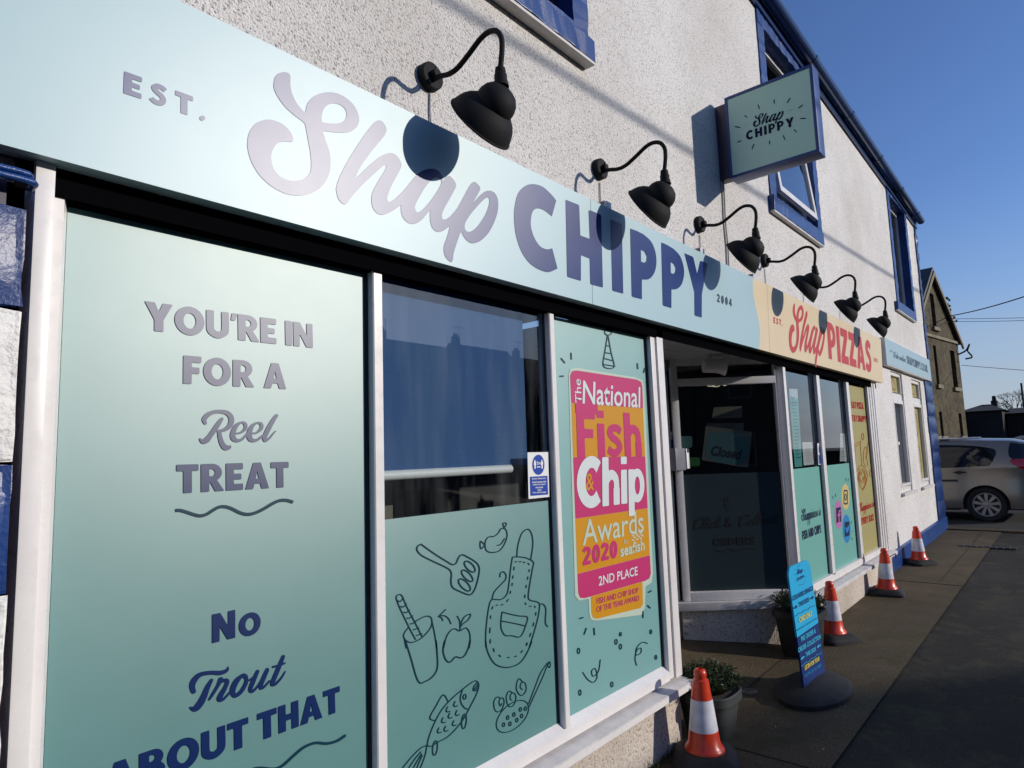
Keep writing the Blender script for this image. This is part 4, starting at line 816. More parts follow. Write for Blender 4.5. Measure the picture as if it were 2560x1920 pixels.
def low(ch):
    s = .24; X = .72
    if ch == 'i': return s, [rect(0, 0, s, X), rect(0, .84, s, 1.0)]
    if ch == 'h': return .66, [rect(0, 0, s, 1), ribbon([(s*.5, .40), (.18, .54), (.34, .635), (.50, .56), (.66-s/2, .40), (.66-s/2, 0)], .2), rect(.66-s, 0, .66, .36)]
    if ch == 'n': return .66, [rect(0, 0, s, X), ribbon([(s*.5, .40), (.18, .54), (.34, .635), (.50, .56), (.66-s/2, .40), (.66-s/2, 0)], .2), rect(.66-s, 0, .66, .36)]
    if ch == 's': return .58, [ribbon([(.52, .56), (.38, .635), (.2, .62), (.115, .53), (.22, .42), (.38, .34), (.47, .22), (.36, .10), (.2, .09), (.05, .17)], .17)]
    if ch == 'p': return .68, [rect(0, -.28, s, X), ell(.37, .36, .31, .37), ell(.37, .36, .11, .20, 20, 'H')]
    if ch == 'F': return .60, [rect(0, 0, s, 1), rect(0, .8, .60, 1), rect(0, .40, .52, .59)]
    return glyph(ch)
def low_word(text, BL, BR, TL, m, crop, off=PO, track=.06, parent=None):
    global glyph; g0 = glyph; glyph = low
    try: return text_px('lettering', text, GL, BL, BR, TL, m, parent or w1, crop, off, track)
    finally: glyph = g0
low_word('Fish', (163, 757), (482, 752), (155, 517), 'pink_vinyl', K6)
trace('poster_letter', GL, [ribbon([(262, 517), (262, 545), (262, 560)], 30)][:0]+[('P', [(150, 488), (262, 497), (262, 545), (153, 537)])], 'pink_vinyl', w1, K6, 1.6, PO+.0006)
text_px('lettering', 'C', GL, (158, 1010), (280, 998), (160, 755), 'pale_vinyl', w1, K6, PO)
low_word('hip', (285, 1000), (494, 973), (283, 757), 'pale_vinyl', K6, PO+.0006)
plain('lettering', '&', GL, (203, 922), (243, 918), (203, 838), 'amber_vinyl', w1, K6, PO+.0008, bold=.012)
plain('lettering', 'Awards', GL, (188, 1193), (490, 1127), (186, 1068), 'halo_vinyl', w1, K6, PO, bold=.006)
text_px('lettering', '2020', GL, (188, 1293), (360, 1250), (188, 1202), 'pink_vinyl', w1, K6, PO, track=.08)
plain('lettering', 'by', GL, (392, 1190), (413, 1186), (392, 1160), 'halo_vinyl', w1, K6, PO)
plain('lettering', 'seafish', GL, (375, 1250), (494, 1215), (373, 1192), 'halo_vinyl', w1, K6, PO, bold=.025)
trace('fish_shoal_mark', GL, [ell(x, y-14-.25*(x-430), 8, 3.4) for x, y in ((436, 1160), (455, 1160), (474, 1160), (445, 1170), (464, 1170), (482, 1171), (436, 1181), (456, 1182), (474, 1182))], 'halo_vinyl', w1, K6, 1.0, PO)
plain('lettering', '2ND PLACE', GL, (267, 1392), (460, 1338), (266, 1345), 'pale_vinyl', w1, K6, PO, bold=.015)
plain('lettering', 'FISH AND CHIP SHOP', GL, (258, 1482), (464, 1425), (257, 1452), 'pink_vinyl', w1, K6, PO, bold=.015)
plain('lettering', 'OF THE YEAR AWARD', GL, (257, 1523), (468, 1463), (256, 1493), 'pink_vinyl', w1, K6, PO, bold=.015)
K7 = (1280, 960, 1.728)
D('party_drawing', K7, [('e', 467, 1080, 4, 8, 0), ('e', 448, 1113, 5, 11, 0), ('e', 467, 1134, 5, 11, 0), ('e', 598, 1070, 4, 9, 0), ('e', 286, 1152, 5, 12, 0), ('e', 292, 1332, 5, 12, 0), ('e', 430, 1297, 5, 11, 0), ('e', 620, 1180, 4, 9, 0),
   [(304, 1244), (325, 1275), (350, 1288), (366, 1265), (358, 1228), (342, 1240), (350, 1262), (372, 1240), (380, 1190)], [(583, 1120), (560, 1115), (537, 1140), (535, 1170), (555, 1160), (555, 1140), (538, 1150), (530, 1185), (537, 1215)]], 1.75, res=.8)

# ================================================================== FASCIA SIGN
fs = wthing('fascia_sign', 'long shop sign in pale blue and sand with grey blue lettering under the black lamps', 'sign', (4.0, 1.75, .72))
def fas_u(px, py): return FAS.uv(px, py)
FH = float(FAS.uv(1021, 278)[1]); XR = 9.04
def wob(v): return 4.925+.055*math.sin(v/FH*5.2+.3)
n = 26; vs_ = [FH*i/n for i in range(n+1)]
b = MB()
for v0, v1 in zip(vs_[:-1], vs_[1:]): b.quad(FAS.at(-1.6, v0), FAS.at(wob(v0), v0), FAS.at(wob(v1), v1), FAS.at(-1.6, v1))
pan = b.build('panel', 'mint_panel', fs)
b = MB()
for v0, v1 in zip(vs_[:-1], vs_[1:]): b.quad(FAS.at(wob(v0), v0), FAS.at(XR, v0), FAS.at(XR, v1), FAS.at(wob(v1), v1))
pan2 = b.build('panel', 'sand_panel', fs)
# folded returns: underside in the panel colour, then a dark tray
def ret(x0, x1, m):
    a = FAS.at(x0, 0); c = FAS.at(x1, 0); d = (0, .042, .010)
    MB().hexa([tuple(a), tuple(c), tuple(c+np.array((0, .059, .002))), tuple(a+np.array((0, .059, .002)))], [tuple(a+np.array((0, .003, .006))), tuple(c+np.array((0, .003, .006))), tuple(c+np.array((0, .059, .010))), tuple(a+np.array((0, .059, .010)))]).build('return_edge', m, fs)
ret(-1.6, wob(0), 'mint_panel'); ret(wob(0)+.001, XR, 'sand_panel')
b = MB(); t0 = FAS.at(-1.6, FH); t1 = FAS.at(XR, FH)
b.hexa([(-1.6, 1.800, .758), (XR, 1.800, .758), (XR, 1.899, .758), (-1.6, 1.899, .758)], [(-1.6, t0[1]+.012, t0[2]-.001), (XR, t1[1]+.012, t1[2]-.001), (XR, 1.899, t1[2]-.001), (-1.6, 1.899, t0[2]-.001)]); b.build('tray', 'dark_plum', fs)
b = MB(); b.add([tuple(FAS.at(XR, 0)), tuple(FAS.at(XR, FH)), (XR, 1.899, t1[2]), (XR, 1.899, .755)], [(0, 1, 2, 3)]); b.build('return_edge', 'sand_panel', fs)
for ux in (float(fas_u(1478, 600)[0]), 5.17, 7.2):     # panel joints
    q = [FAS.at(ux, 0.0, .0006), FAS.at(ux+.0022, 0.0, .0006), FAS.at(ux+.0022, FH, .0006), FAS.at(ux, FH, .0006)]; MB().quad(*q).build('panel_joint', 'slate_vinyl' if ux < 4 else 'wood_dark', fs)
KA = (600, 150, 3.131); KC = (1260, 400, 3.456)
S_OUT = smooth([(262, 200), (268, 150), (290, 112), (335, 96), (375, 102), (393, 130), (392, 190), (405, 260), (435, 325), (470, 375), (508, 413)], 3)+smooth([(512, 413), (522, 355), (555, 305), (605, 270), (680, 253), (760, 262), (830, 298), (890, 355), (925, 425), (929, 490), (900, 540), (850, 565), (780, 570), (700, 562), (645, 555)], 3)+smooth([(648, 560), (665, 620), (700, 720), (708, 810), (700, 880), (670, 950), (610, 1015), (530, 1052), (440, 1061), (350, 1045), (240, 985), (150, 900), (90, 800), (60, 700), (58, 630), (75, 560), (120, 500), (175, 472), (240, 468), (310, 490), (360, 525), (395, 565), (413, 610), (413, 636)], 3)+smooth([(405, 643), (385, 641), (330, 640), (290, 655), (262, 690), (245, 740), (245, 790), (262, 850), (300, 900), (350, 932), (410, 946), (470, 940), (520, 915), (548, 880), (556, 830), (550, 730), (530, 620), (510, 510)], 3)+smooth([(505, 497), (480, 475), (420, 430), (350, 365), (295, 290), (268, 235), (262, 205)], 3)
S_HOLE = smooth([(638, 470), (640, 430), (655, 385), (690, 350), (740, 340), (790, 355), (825, 390), (834, 435), (815, 475), (770, 495), (710, 497), (645, 488)], 3, True)
HAP = smooth([(750, 1010), (762, 1070), (785, 1110), (815, 1130), (838, 1122), (870, 1075), (950, 985), (1040, 900), (1120, 830), (1145, 822)], 3)+smooth([(1143, 832), (1130, 870), (1080, 950), (1035, 1040), (1028, 1110), (1045, 1170), (1080, 1205), (1120, 1212), (1170, 1195), (1220, 1165), (1256, 1137)], 3)+smooth([(1258, 1145), (1262, 1200), (1290, 1255), (1340, 1283), (1390, 1275), (1440, 1232), (1487, 1172)], 3)+smooth([(1486, 1190), (1487, 1250), (1500, 1305), (1530, 1340), (1570, 1345), (1610, 1325), (1641, 1300)], 3)+smooth([(1640, 1310), (1620, 1385), (1597, 1450), (1595, 1505), (1612, 1548), (1645, 1580), (1662, 1575), (1672, 1510), (1700, 1420), (1729, 1342)], 3)+smooth([(1733, 1345), (1755, 1390), (1790, 1425), (1830, 1435), (1890, 1410), (1950, 1345), (1995, 1255), (2018, 1170), (2018, 1100), (2000, 1050), (1965, 1025), (1920, 1028), (1870, 1068), (1820, 1128)], 3)+smooth([(1822, 1120), (1855, 1060), (1880, 1008), (1862, 975), (1838, 955), (1815, 962), (1785, 1005), (1740, 1090), (1700, 1160), (1650, 1220), (1605, 1248), (1582, 1240), (1582, 1200), (1610, 1140), (1660, 1050), (1690, 985), (1672, 940), (1640, 908), (1612, 918), (1592, 955)], 3)+smooth([(1588, 945), (1576, 900), (1550, 868), (1505, 850), (1440, 862), (1385, 897), (1335, 955), (1280, 1022), (1220, 1080), (1180, 1107), (1155, 1105), (1153, 1070), (1182, 990), (1228, 905), (1260, 840), (1258, 800), (1225, 748), (1175, 728), (1110, 748), (1010, 825), (908, 925)], 3)+smooth([(906, 918), (920, 880), (960, 810), (1040, 700), (1120, 605), (1145, 555), (1138, 518), (1113, 482), (1085, 473), (1055, 487), (1000, 550), (930, 650), (860, 760), (800, 870), (765, 950)], 3)
A_HOLE = smooth([(1372, 1175), (1390, 1193), (1430, 1170), (1500, 1090), (1565, 990), (1574, 945), (1550, 922), (1520, 925), (1460, 980), (1400, 1080), (1370, 1140)], 3, True)
P_HOLE = smooth([(1945, 1080), (1925, 1080), (1880, 1120), (1810, 1200), (1765, 1270), (1758, 1315), (1775, 1342), (1810, 1340), (1860, 1300), (1920, 1210), (1948, 1130), (1950, 1095)], 3, True)
SHAP_PX = [('P', S_OUT), ('H', S_HOLE)], [('P', HAP), ('H', A_HOLE), ('H', P_HOLE)]
trace('lettering', FAS, SHAP_PX[0], 'navy_vinyl', fs, KA, 1.5, .0015)
trace('lettering', FAS, SHAP_PX[1], 'navy_vinyl', fs, KA, 1.5, .0015)
# the same word flattened to plane units, for the other signs
def to_uv(pr, crop): return [(k, [tuple(FAS.uv(crop[0]+p[0]/crop[2], crop[1]+p[1]/crop[2])) for p in q]) for k, q in pr]
SU = [to_uv(SHAP_PX[0], KA), to_uv(SHAP_PX[1], KA)]
_all = [p for g in SU for k, q in g for p in q]; SX0, SX1 = min(p[0] for p in _all), max(p[0] for p in _all); SY0, SY1 = min(p[1] for p in _all), max(p[1] for p in _all)
_s = [p for k, q in SU[0] for p in q]; s0, s1, h0, h1 = min(p[0] for p in _s), max(p[0] for p in _s), min(p[1] for p in _s), max(p[1] for p in _s)
SHAP_UNIT_S[:] = [(k, [((p[0]-s0)/(h1-h0)*1.1, (p[1]-h0)/(h1-h0)*1.1) for p in q]) for k, q in SU[0]]
def shap(pl, BL, BR, TL, m, parent, crop, off=.0015, res=.012):
    """BL/BR/TL: corners of the word's bounding box in crop pixels"""
    ox, oy, s = crop; a, c, t = [pl.uv(ox+p[0]/s, oy+p[1]/s) for p in (BL, BR, TL)]
    for g in SU:
        pr = [(k, [((p[0]-SX0)/(SX1-SX0), (p[1]-SY0)/(SY1-SY0)*.6) for p in q]) for k, q in g]
        polys_mesh('lettering', field_cells(pr, res), lambda X, Y: pl.at(a[0]+X*(c-a)[0]+Y/.6*(t-a)[0], a[1]+X*(c-a)[1]+Y/.6*(t-a)[1], off), m, parent)
def P_(*a): return ('P', list(a))
CH = [[P_(*(smooth([(450, 350), (400, 290), (330, 230), (250, 208), (180, 225), (120, 290), (92, 400), (86, 500), (100, 640), (140, 770), (200, 870), (270, 930), (350, 965), (400, 966), (461, 938)], 3)+smooth([(415, 762), (370, 772), (310, 745), (260, 670), (232, 580), (232, 500), (250, 440), (290, 418), (340, 432), (380, 460), (412, 487)], 3)))],
 [P_((531, 343), (640, 386), (648, 396), (658, 652), (740, 682), (730, 440), (738, 433), (828, 470), (838, 482), (853, 1102), (752, 1076), (744, 1065), (739, 852), (663, 822), (663, 1045), (552, 1012), (544, 1003))],
 [P_((920, 515), (1008, 548), (1017, 560), (1029, 1155), (942, 1132), (934, 1120))],
 [P_(*([(1089, 592), (1150, 615)]+smooth([(1200, 640), (1270, 705), (1308, 800), (1315, 900), (1295, 980), (1250, 1030), (1190, 1032)], 3)+[(1190, 1203), (1112, 1184), (1102, 1172)])), ('H', [(1181, 775), (1212, 793), (1232, 835), (1228, 875), (1210, 888), (1183, 878)])],
 [P_(*([(1357, 712), (1400, 730)]+smooth([(1460, 765), (1520, 830), (1552, 930), (1552, 1010), (1530, 1080), (1490, 1115), (1445, 1118)], 3)+[(1445, 1280), (1378, 1260), (1370, 1250)])), ('H', [(1438, 882), (1465, 900), (1480, 935), (1477, 970), (1460, 985), (1440, 975)])],
 [P_((1557, 805), (1628, 835), (1636, 848), (1668, 985), (1693, 875), (1702, 872), (1758, 895), (1708, 1160), (1707, 1362), (1652, 1346), (1645, 1336), (1643, 1140))]]
for g in CH: trace('lettering', FAS, g, 'navy_vinyl', fs, KC, 1.3, .0015)
text_px('lettering', '2004', FAS, (1840, 1225), (1968, 1268), (1840, 1155), 'slate_vinyl', fs, KC, .0015, track=.32)
K8 = (280, 150, 7.9)
text_px('lettering', 'E', FAS, (222, 655), (577, 772), (238, 222), 'navy_vinyl', fs, K8)
text_px('lettering', 'S', FAS, (757, 840), (1082, 952), (757, 418), 'navy_vinyl', fs, K8)
text_px('lettering', 'T', FAS, (1243, 1007), (1595, 1128), (1247, 597), 'navy_vinyl', fs, K8)
trace('lettering', FAS, [ell(1782, 1150, 54, 50)], 'navy_vinyl', fs, K8, .8)
K9 = (1880, 700, 4.608)
shap(FAS, (412, 935), (830, 955+75), (440, 235), 'red_vinyl', fs, K9)
text_px('lettering', 'PIZZAS', FAS, (884, 905), (1385, 1070), (857, 472), 'red_vinyl', fs, K9, track=.09)
text_px('lettering', 'EST.', FAS, (247, 495), (354, 532), (247, 425), 'red_vinyl', fs, K9, track=.4)
text_px('lettering', '2021', FAS, (1402, 938), (1447, 952), (1400, 893), 'red_vinyl', fs, K9, track=.35)
for px_, py_ in ((1527, 512), (1762, 632), (1893, 708)):       # little fixing brackets standing on the sign's top edge
    a = FAS.uv(px_, py_); p = FAS.at(a[0], FH, 0)
    br = MB().box(p[0]-.03, p[0]+.03, p[1]+.015, p[1]+.019, p[2]-.002, p[2]+.045); br.box(p[0]-.03, p[0]+.03, p[1]+.019, 1.897, p[2]+.0405, p[2]+.045); br.build('bracket', 'galv', fs)

# ================================================================== WALL LAMPS
def lamp(first):
    t = thing('wall_lamp', 'x', 'lamp', 'black swan neck lamps along the shop sign')
    # local frame: origin on the wall at the mount centre; -y is out of the wall
    MB().lathe([(.0, .034), (.052, .034), (.057, .030), (.059, .0)], (0, 0, 0), (0, -1, 0), 32).build('mount', 'lamp_black', t, smooth=True)
    sc1 = MB()
    for a in (1.1, 4.2): sc1.lathe([(0, .006), (.006, .006), (.008, .0)], (.042*math.cos(a), -.034, .042*math.sin(a)), (0, -1, 0), 10)
    sc1.build('screw', 'seal_black', t)
    MB().lathe([(.0, .06), (.017, .06), (.02, .034)], (0, 0, 0), (0, -1, 0), 18).build('hub', 'lamp_black', t, smooth=True)
    p = smooth([(0, -.03, -.018), (0, -.075, -.022), (0, -.125, -.034), (0, -.175, -.030), (0, -.24, .000), (0, -.30, .032), (0, -.345, .040), (0, -.385, .025), (0, -.408, -.012), (0, -.410, -.06), (0, -.400, -.125)], 5)
    MB().tube(p, .0105, 12).build('arm', 'lamp_black', t, smooth=True)
    cen = Vector((0, -.285, -.315)); ax = Vector((0, .84, -.54)).normalized(); apex = cen-ax*.165
    top = apex+ax*.03+Vector((0, -.02, .065))
    MB().lathe([(.0105, .05), (.019, .045), (.021, .03), (.019, .026), (.024, .018), (.024, .0), (.030, -.03)], (0, -.399, -.175), (0, .03, 1), 18).build('collar', 'lamp_black', t, smooth=True)
    prof = [(.0, .0), (.03, .003), (.058, .014), (.078, .036), (.087, .060), (.088, .076), (.0875, .083), (.096, .090), (.116, .105), (.132, .125), (.142, .146), (.147, .160), (.150, .170), (.154, .172), (.154, .178), (.149, .179), (.145, .160), (.134, .134), (.110, .104), (.084, .09), (.08, .06), (.05, .02), (.0, .008)]
    prof = [(r*.89, h*.93) for r, h in prof]; apex = apex+Vector((0, -.004, .006))
    MB().lathe(prof, apex, ax, 48).build('shade', 'lamp_black', t, smooth=True)
    MB().lathe([(0, 0), (.022, .004), (.03, .03), (.03, .055), (.018, .08), (0, .09)], apex+ax*.05, ax, 16).build('bulb', 'white_card', t, smooth=True)
    return t
L0 = lamp(True); LX = [1.725, 2.985, 4.245, 5.49, 6.74, 7.98]
LL = ['nearest swan neck lamp, black and largest, above the grey script lettering', 'second black swan neck lamp, above the big navy block capitals', 'third black lamp, below and beside the square hanging sign', 'fourth black lamp, where the sign turns from blue to sand', 'fifth black lamp, above the red block capitals on the sand panel', 'last and smallest black lamp, at the far end of the sand panel']
for i, x in enumerate(LX):
    o = L0 if i == 0 else clone(L0); o.location = (x, 1.90, 1.553+(.012 if i == 0 else 0.02)); o['label'] = LL[i]; o.rotation_euler = (0, 0, (0, .015, -.02, .025, -.015, .02)[i])
for i, x in enumerate(LX[:4]):
    pts = [(x+.006, 1.894, 1.50), (x+.002, 1.893, 1.42), (x+.006, 1.892, 1.36), (x+.004, 1.885, 1.28)]
    o = MB().tube(pts, .0042, 8).build('lamp_cable', 'cable_grey', None, smooth=True)
    tag(o, ['thin grey cable dropping from the nearest lamp to the sign', 'thin grey cable dropping from the second lamp to the sign', 'thin grey cable dropping from the third lamp to the sign', 'thin grey cable dropping from the fourth lamp to the sign'][i], 'cable', 'cables below the lamps')

# ================================================================== HANGING SIGN
XS = 4.67; HP = Plane((XS, 1.6, 2.3), (0, -1, 0), (0, 0, 1))
hs = wthing('hanging_sign', 'square blue framed hanging sign with a mint face jutting from the wall', 'sign', (XS, 1.9, 2.0))
D2 = .135; y0, y1, z0, z1 = 1.176, 1.812, 2.012, 2.655
box('case', 'sign_box', hs, XS+.004, XS+D2, y0, y1, z0, z1, bevel=.004)
for q in ((y0, y1, z0, z0+.022), (y0, y1, z1-.022, z1), (y0, y0+.022, z0+.0225, z1-.0225), (y1-.022, y1, z0+.0225, z1-.0225)): box('rim', 'sign_box', hs, XS-.006, XS+.0035, *q, bevel=.002)
fc = box('face', 'hanging_face', hs, XS-.001, XS+.003, y0+.0225, y1-.0225, z0+.0225, z1-.0225)
box('bracket', 'dark_plum', hs, XS+.02, XS+.11, 1.813, 1.899, z0+.02, z1-.03, bevel=.004)
KH = (1720, 120, 3.19)
text_px('lettering', 'CHIPPY', HP, (466, 738), (848, 622), (462, 668), 'ink_navy', hs, KH, .003, track=.2)
shap(HP, (520, 655), (765, 588), (518, 542), 'ink_navy', hs, KH, .003, .014)
pr = [ribbon([a, c], 8, 1) for a, c in (((452, 538), (473, 555)), ((375, 627), (417, 635)), ((395, 754), (427, 739)), ((510, 809), (529, 765)), ((651, 738), (652, 770)), ((760, 696), (773, 734)), ((845, 650), (867, 673)), ((895, 563), (944, 562)), ((880, 481), (916, 456)), ((790, 438), (817, 399)), ((689, 411), (688, 444)), ((559, 452), (571, 488)))]
for q in pr: trace('ray_mark', HP, [q], 'ink_navy', hs, KH, .9, .003)
for x, y in ((462, 609), (475, 607), (802, 499), (814, 497), (826, 494), (838, 491)): trace('ray_dot', HP, [ell(x, y, 3, 2.5, 8)], 'ink_navy', hs, KH, .9, .003)
for xo, nm in ((0, 'slim pale electric cable running down the wall from the hanging sign, left one'), (.035, 'slim pale electric cable running down the wall from the hanging sign, right one')):
    pts = [(4.70+xo+.006*math.sin(i*1.3), 1.893, 2.03-.085*i) for i in range(10)]
    tag(MB().tube(smooth(pts, 2), .0065, 8).build('sign_cable', 'cable_grey', None, smooth=True), nm, 'cable', 'cables below the hanging sign')

# ================================================================== WEB ADDRESS SIGN
ws = wthing('web_sign', 'narrow pale blue sign with the shop web address above the slim end windows', 'sign', (11, 1.9, 1.02))
WP = Plane((0, 1.84, 0), (1, 0, 0), (0, 0, 1))
TL, BL_, BR_, TR = [WP.px(*p) for p in ((2207.7, 838.9), (2218.5, 909.4), (2329, 951.7), (2323.8, 905))]
xa, xb = 9.60, 12.92; za, zb = 1.035, 1.385
b = MB().box(xa, xb, 1.84, 1.90, za, zb); b.build('panel', 'mint_panel', ws, bevel=.004)
box('edge_trim', 'sill_stone', ws, xa-.012, xa-.001, 1.836, 1.90, za-.004, zb+.004)
box('edge_trim', 'sill_stone', ws, xa-.012, xb, 1.836, 1.90, za-.016, za-.0045)
K10 = (1880, 700, 4.608)
text_px('lettering', 'SHAPCHIPPY.CO.UK', WP, (1786, 962), (2026, 1068), (1777, 868), 'slate_vinyl', ws, K10, .002, track=.1)
script('lettering', 'Order online'.replace('O', 'O'), WP, (1628, 888), (1770, 948), (1625, 850), 'slate_vinyl', ws, K10, .002, res=.09)
trace('arrow_mark', WP, [line([(1585, 830), (1592, 812), (1605, 812), (1612, 835)], 2.5)], 'slate_vinyl', ws, K10, .8, .002)

# ================================================================== RIGHT BAY
XL_, XRR = 5.70, 8.93
w2 = MB().box(5.635, 5.695, 1.856, 1.93, -1.25, .86).build('window', 'white_upvc', shop, bevel=.004, smooth=True)
for a, c in ((6.575, 6.665), (7.615, 7.715)):
    bar('mullion', 'white_upvc', w2, a, c, 1.862, 1.93, -1.19, .86); bar('seal', 'seal_black', w2, a-.018, a-.001, 1.89, 1.899, -1.19, .86, 0)
for k, (a, c, d) in enumerate(((8.52, 8.585, 1.862), (8.60, 8.665, 1.856), (8.68, 8.745, 1.850), (8.76, 8.84, 1.844))): bar('frame', 'white_upvc', w2, a, c, d, 1.93, -1.24, .86)
bar('frame', 'white_upvc', w2, 5.696, 8.519, 1.862, 1.93, -1.24, -1.175)
bar('seal', 'seal_black', w2, 8.50, 8.518, 1.89, 1.899, -1.17, .86, 0)
LW = [(5.696, 6.556), (6.666, 7.596), (7.716, 8.499)]
for i, (a, c) in enumerate(LW[:2]):
    bar('window_film', 'teal_film_far', w2, a, c, 1.899, 1.9025, -1.175, -.19, 0); bar('pane', 'glass', w2, a, c, 1.903, 1.907, -1.17, .86, 0)
bar('window_film', 'olive_film', w2, LW[2][0], LW[2][1], 1.899, 1.9025, -1.175, .665, 0); bar('pane', 'dim_glass', w2, LW[2][0], LW[2][1], 1.903, 1.907, .666, .86, 0)
b = MB(); b.hexa([(5.66, 1.79, -1.30), (8.94, 1.79, -1.30), (8.94, 1.95, -1.30), (5.66, 1.95, -1.30)], [(5.66, 1.79, -1.262), (8.94, 1.79, -1.262), (8.94, 1.95, -1.243), (5.66, 1.95, -1.243)]); b.build('sill', 'sill_stone', shop, bevel=.004, smooth=True)
MB().tube([(8.2, 1.785, -1.27), (8.75, 1.78, -1.272), (8.76, 1.78, -1.33)], .005, 6).build('wire', 'seal_black', shop)
stone(8.845, 8.93, 1.87, 1.92, -1.24, .72, 777, j=.01).build('wall_edge', 'stone_white', shop, smooth=True)
KB = (1640, 860, 2.592); KD = (1960, 880, 2.858)
script('lettering', 'Shappiness is', GL, (943, 1150), (1066, 1108), (940, 1112), 'ink_navy', w2, KB, .003, res=.08)
text_px('lettering', 'FISH AND CHIPS', GL, (948, 1271), (1070, 1221), (943, 1214), 'ink_navy', w2, KB, .003)
K11 = (2100, 880, 7.9)
text_px('lettering', 'EAT PIZZA.', GL, (228, 1108), (470, 1130), (218, 975), 'red_print', w2, K11, .003)
text_px('lettering', 'STAY SHAPPY.', GL, (212, 1370), (527, 1386), (205, 1240), 'red_print', w2, K11, .003)
script('lettering', 'Shappiness in', GL, (1316, 1090), (1412, 1052), (1314, 1062), 'red_print', w2, KB, .003, res=.08)
text_px('lettering', 'EVERY SLICE', GL, (1330, 1172), (1411, 1142), (1327, 1128), 'red_print', w2, KB, .003)
for cx, cy, rx, ry, mm in ((1181, 1105, 26, 92, 'lilac_vinyl'), (1226, 990, 26, 84, 'custard_vinyl'), (1234, 1197, 26, 92, 'sky_vinyl')): trace('badge', GL, [ell(cx, cy, rx, ry, rot=-.03)], mm, w2, KB, 1.2, .002)
trace('badge_mark', GL, [('P', [(1165, 1062), (1195, 1055), (1198, 1150), (1168, 1160)]), ('H', [(1181, 1158), (1181, 1115), (1175, 1117), (1175, 1102), (1181, 1100), (1183, 1078), (1194, 1072), (1194, 1086), (1188, 1089), (1188, 1098), (1194, 1096), (1193, 1110), (1188, 1112), (1188, 1156)])], 'ink_navy', w2, KB, .5, .0035)
trace('badge_mark', GL, [rrect(1214, 945, 1240, 1040, 7), rrect(1218, 954, 1236, 1031, 5, 'H')], 'ink_navy', w2, KB, .5, .0035)
trace('badge_mark', GL, [ell(1227, 992, 7, 22), ell(1227, 992, 4, 14, kind='H')], 'ink_navy', w2, KB, .5, .0035)
trace('badge_mark', GL, [('P', [(1220, 1155), (1250, 1148), (1252, 1240), (1222, 1250)])], 'ink_navy', w2, KB, .6, .0035)
trace('badge_mark', GL, [('P', [(1225, 1180), (1232, 1192), (1238, 1190), (1240, 1176), (1246, 1178), (1249, 1184), (1246, 1205), (1238, 1222), (1225, 1222), (1231, 1214), (1225, 1203)])], 'sky_vinyl', w2, KB, .5, .0045)
for a, c in (((1142, 985), (1148, 1005)), ((1160, 968), (1163, 992)), ((1228, 868), (1230, 890)), ((1245, 872), (1243, 890)), ((1252, 938), (1260, 936)), ((1138, 1050), (1148, 1050)), ((1262, 1165), (1266, 1148)), ((1270, 1212), (1278, 1214)), ((1264, 1252), (1272, 1270))): trace('dash_mark', GL, [ribbon([a, c], 3, 1)], 'ink_navy', w2, KB, .8, .003)
D('pizza_drawing', KB, [[(1283, 655), (1322, 630), (1323, 642), (1286, 668), (1283, 655)], [(1286, 668), (1296, 822)], [(1322, 642), (1332, 785)], [(1296, 830), (1330, 785), (1368, 850), (1338, 945), (1296, 845), (1296, 830)], [(1338, 948), (1368, 862)], ('e', 1333, 855, 24, 46, -.1), ('e', 1333, 855, 17, 34, -.1), ('e', 1338, 600, 7, 22, 0), ('e', 1390, 835, 7, 22, 0), [(1345, 690), (1355, 665), (1368, 690), (1362, 730), (1370, 780), (1352, 790), (1342, 740), (1345, 690)], [(1376, 615), (1365, 690), (1358, 740)], ('e', 1326, 840, 5, 9, 0), ('e', 1342, 870, 5, 9, 0)], 1.5, 'orange_ink', w2, res=.55)
# papers stuck inside the bay windows
def paper(name, label, m, pts, y=1.898, th=.001, lines=0, crop=KD, lm='slate_vinyl', head=None, cat='notice'):
    pl = Plane((0, y, 0), (1, 0, 0), (0, 0, 1)); q = [pl.px(crop[0]+p[0]/crop[2], crop[1]+p[1]/crop[2]) for p in pts]
    o = wthing(name, label, cat, tuple(q[3])); B = MB(); B.hexa([tuple(p) for p in q], [tuple(p+np.array((0, th, 0))) for p in q]); B.build('sheet', m, o)
    rnd = random.Random(len(label))
    for i in range(lines):
        v = .12+.8*i/lines; x0 = rnd.uniform(.12, .3); x1 = rnd.uniform(.6, .88); h = .012
        def at(u, w): return (q[0]*(1-u)+q[1]*u)*(1-w)+(q[3]*(1-u)+q[2]*u)*w+np.array((0, -.0008, 0))
        MB().quad(at(x0, v), at(x1, v), at(x1, v+h), at(x0, v+h)).build('print_line', lm, o)
    return o, pl
mo, mp_ = paper('menu_poster', 'tall teal paper menu behind the left pane of the far bay window', 'menu_teal', [(35, 262), (96, 266), (132, 818), (78, 824)], 1.915, lines=18)
trace('top_band', mp_, [('P', [(35, 262), (96, 266), (97, 335), (90, 325), (80, 345), (70, 312), (60, 330), (50, 305), (44, 318), (40, 338)])], 'pale_vinyl', mo, KD, .8, .002)
plain('lettering', 'Menu', mp_, (46, 376), (92, 372), (46, 350), 'slate_vinyl', mo, KD, .003)
paper('opening_notice', 'white typed notice low in the left pane of the far bay window', 'white_card', [(131, 645), (201, 643), (214, 804), (141, 811)], 1.915, lines=10)
paper('price_notice', 'white typed notice low in the middle pane of the far bay window', 'white_card', [(402, 581), (436, 583), (458, 779), (400, 782)], 1.915, lines=9)
s2, sp2 = paper('safety_sticker', 'small blue and white distancing sticker beside the far bay mullion', 'white_card', [(238, 652), (270, 650), (284, 802), (247, 806)], 1.886)
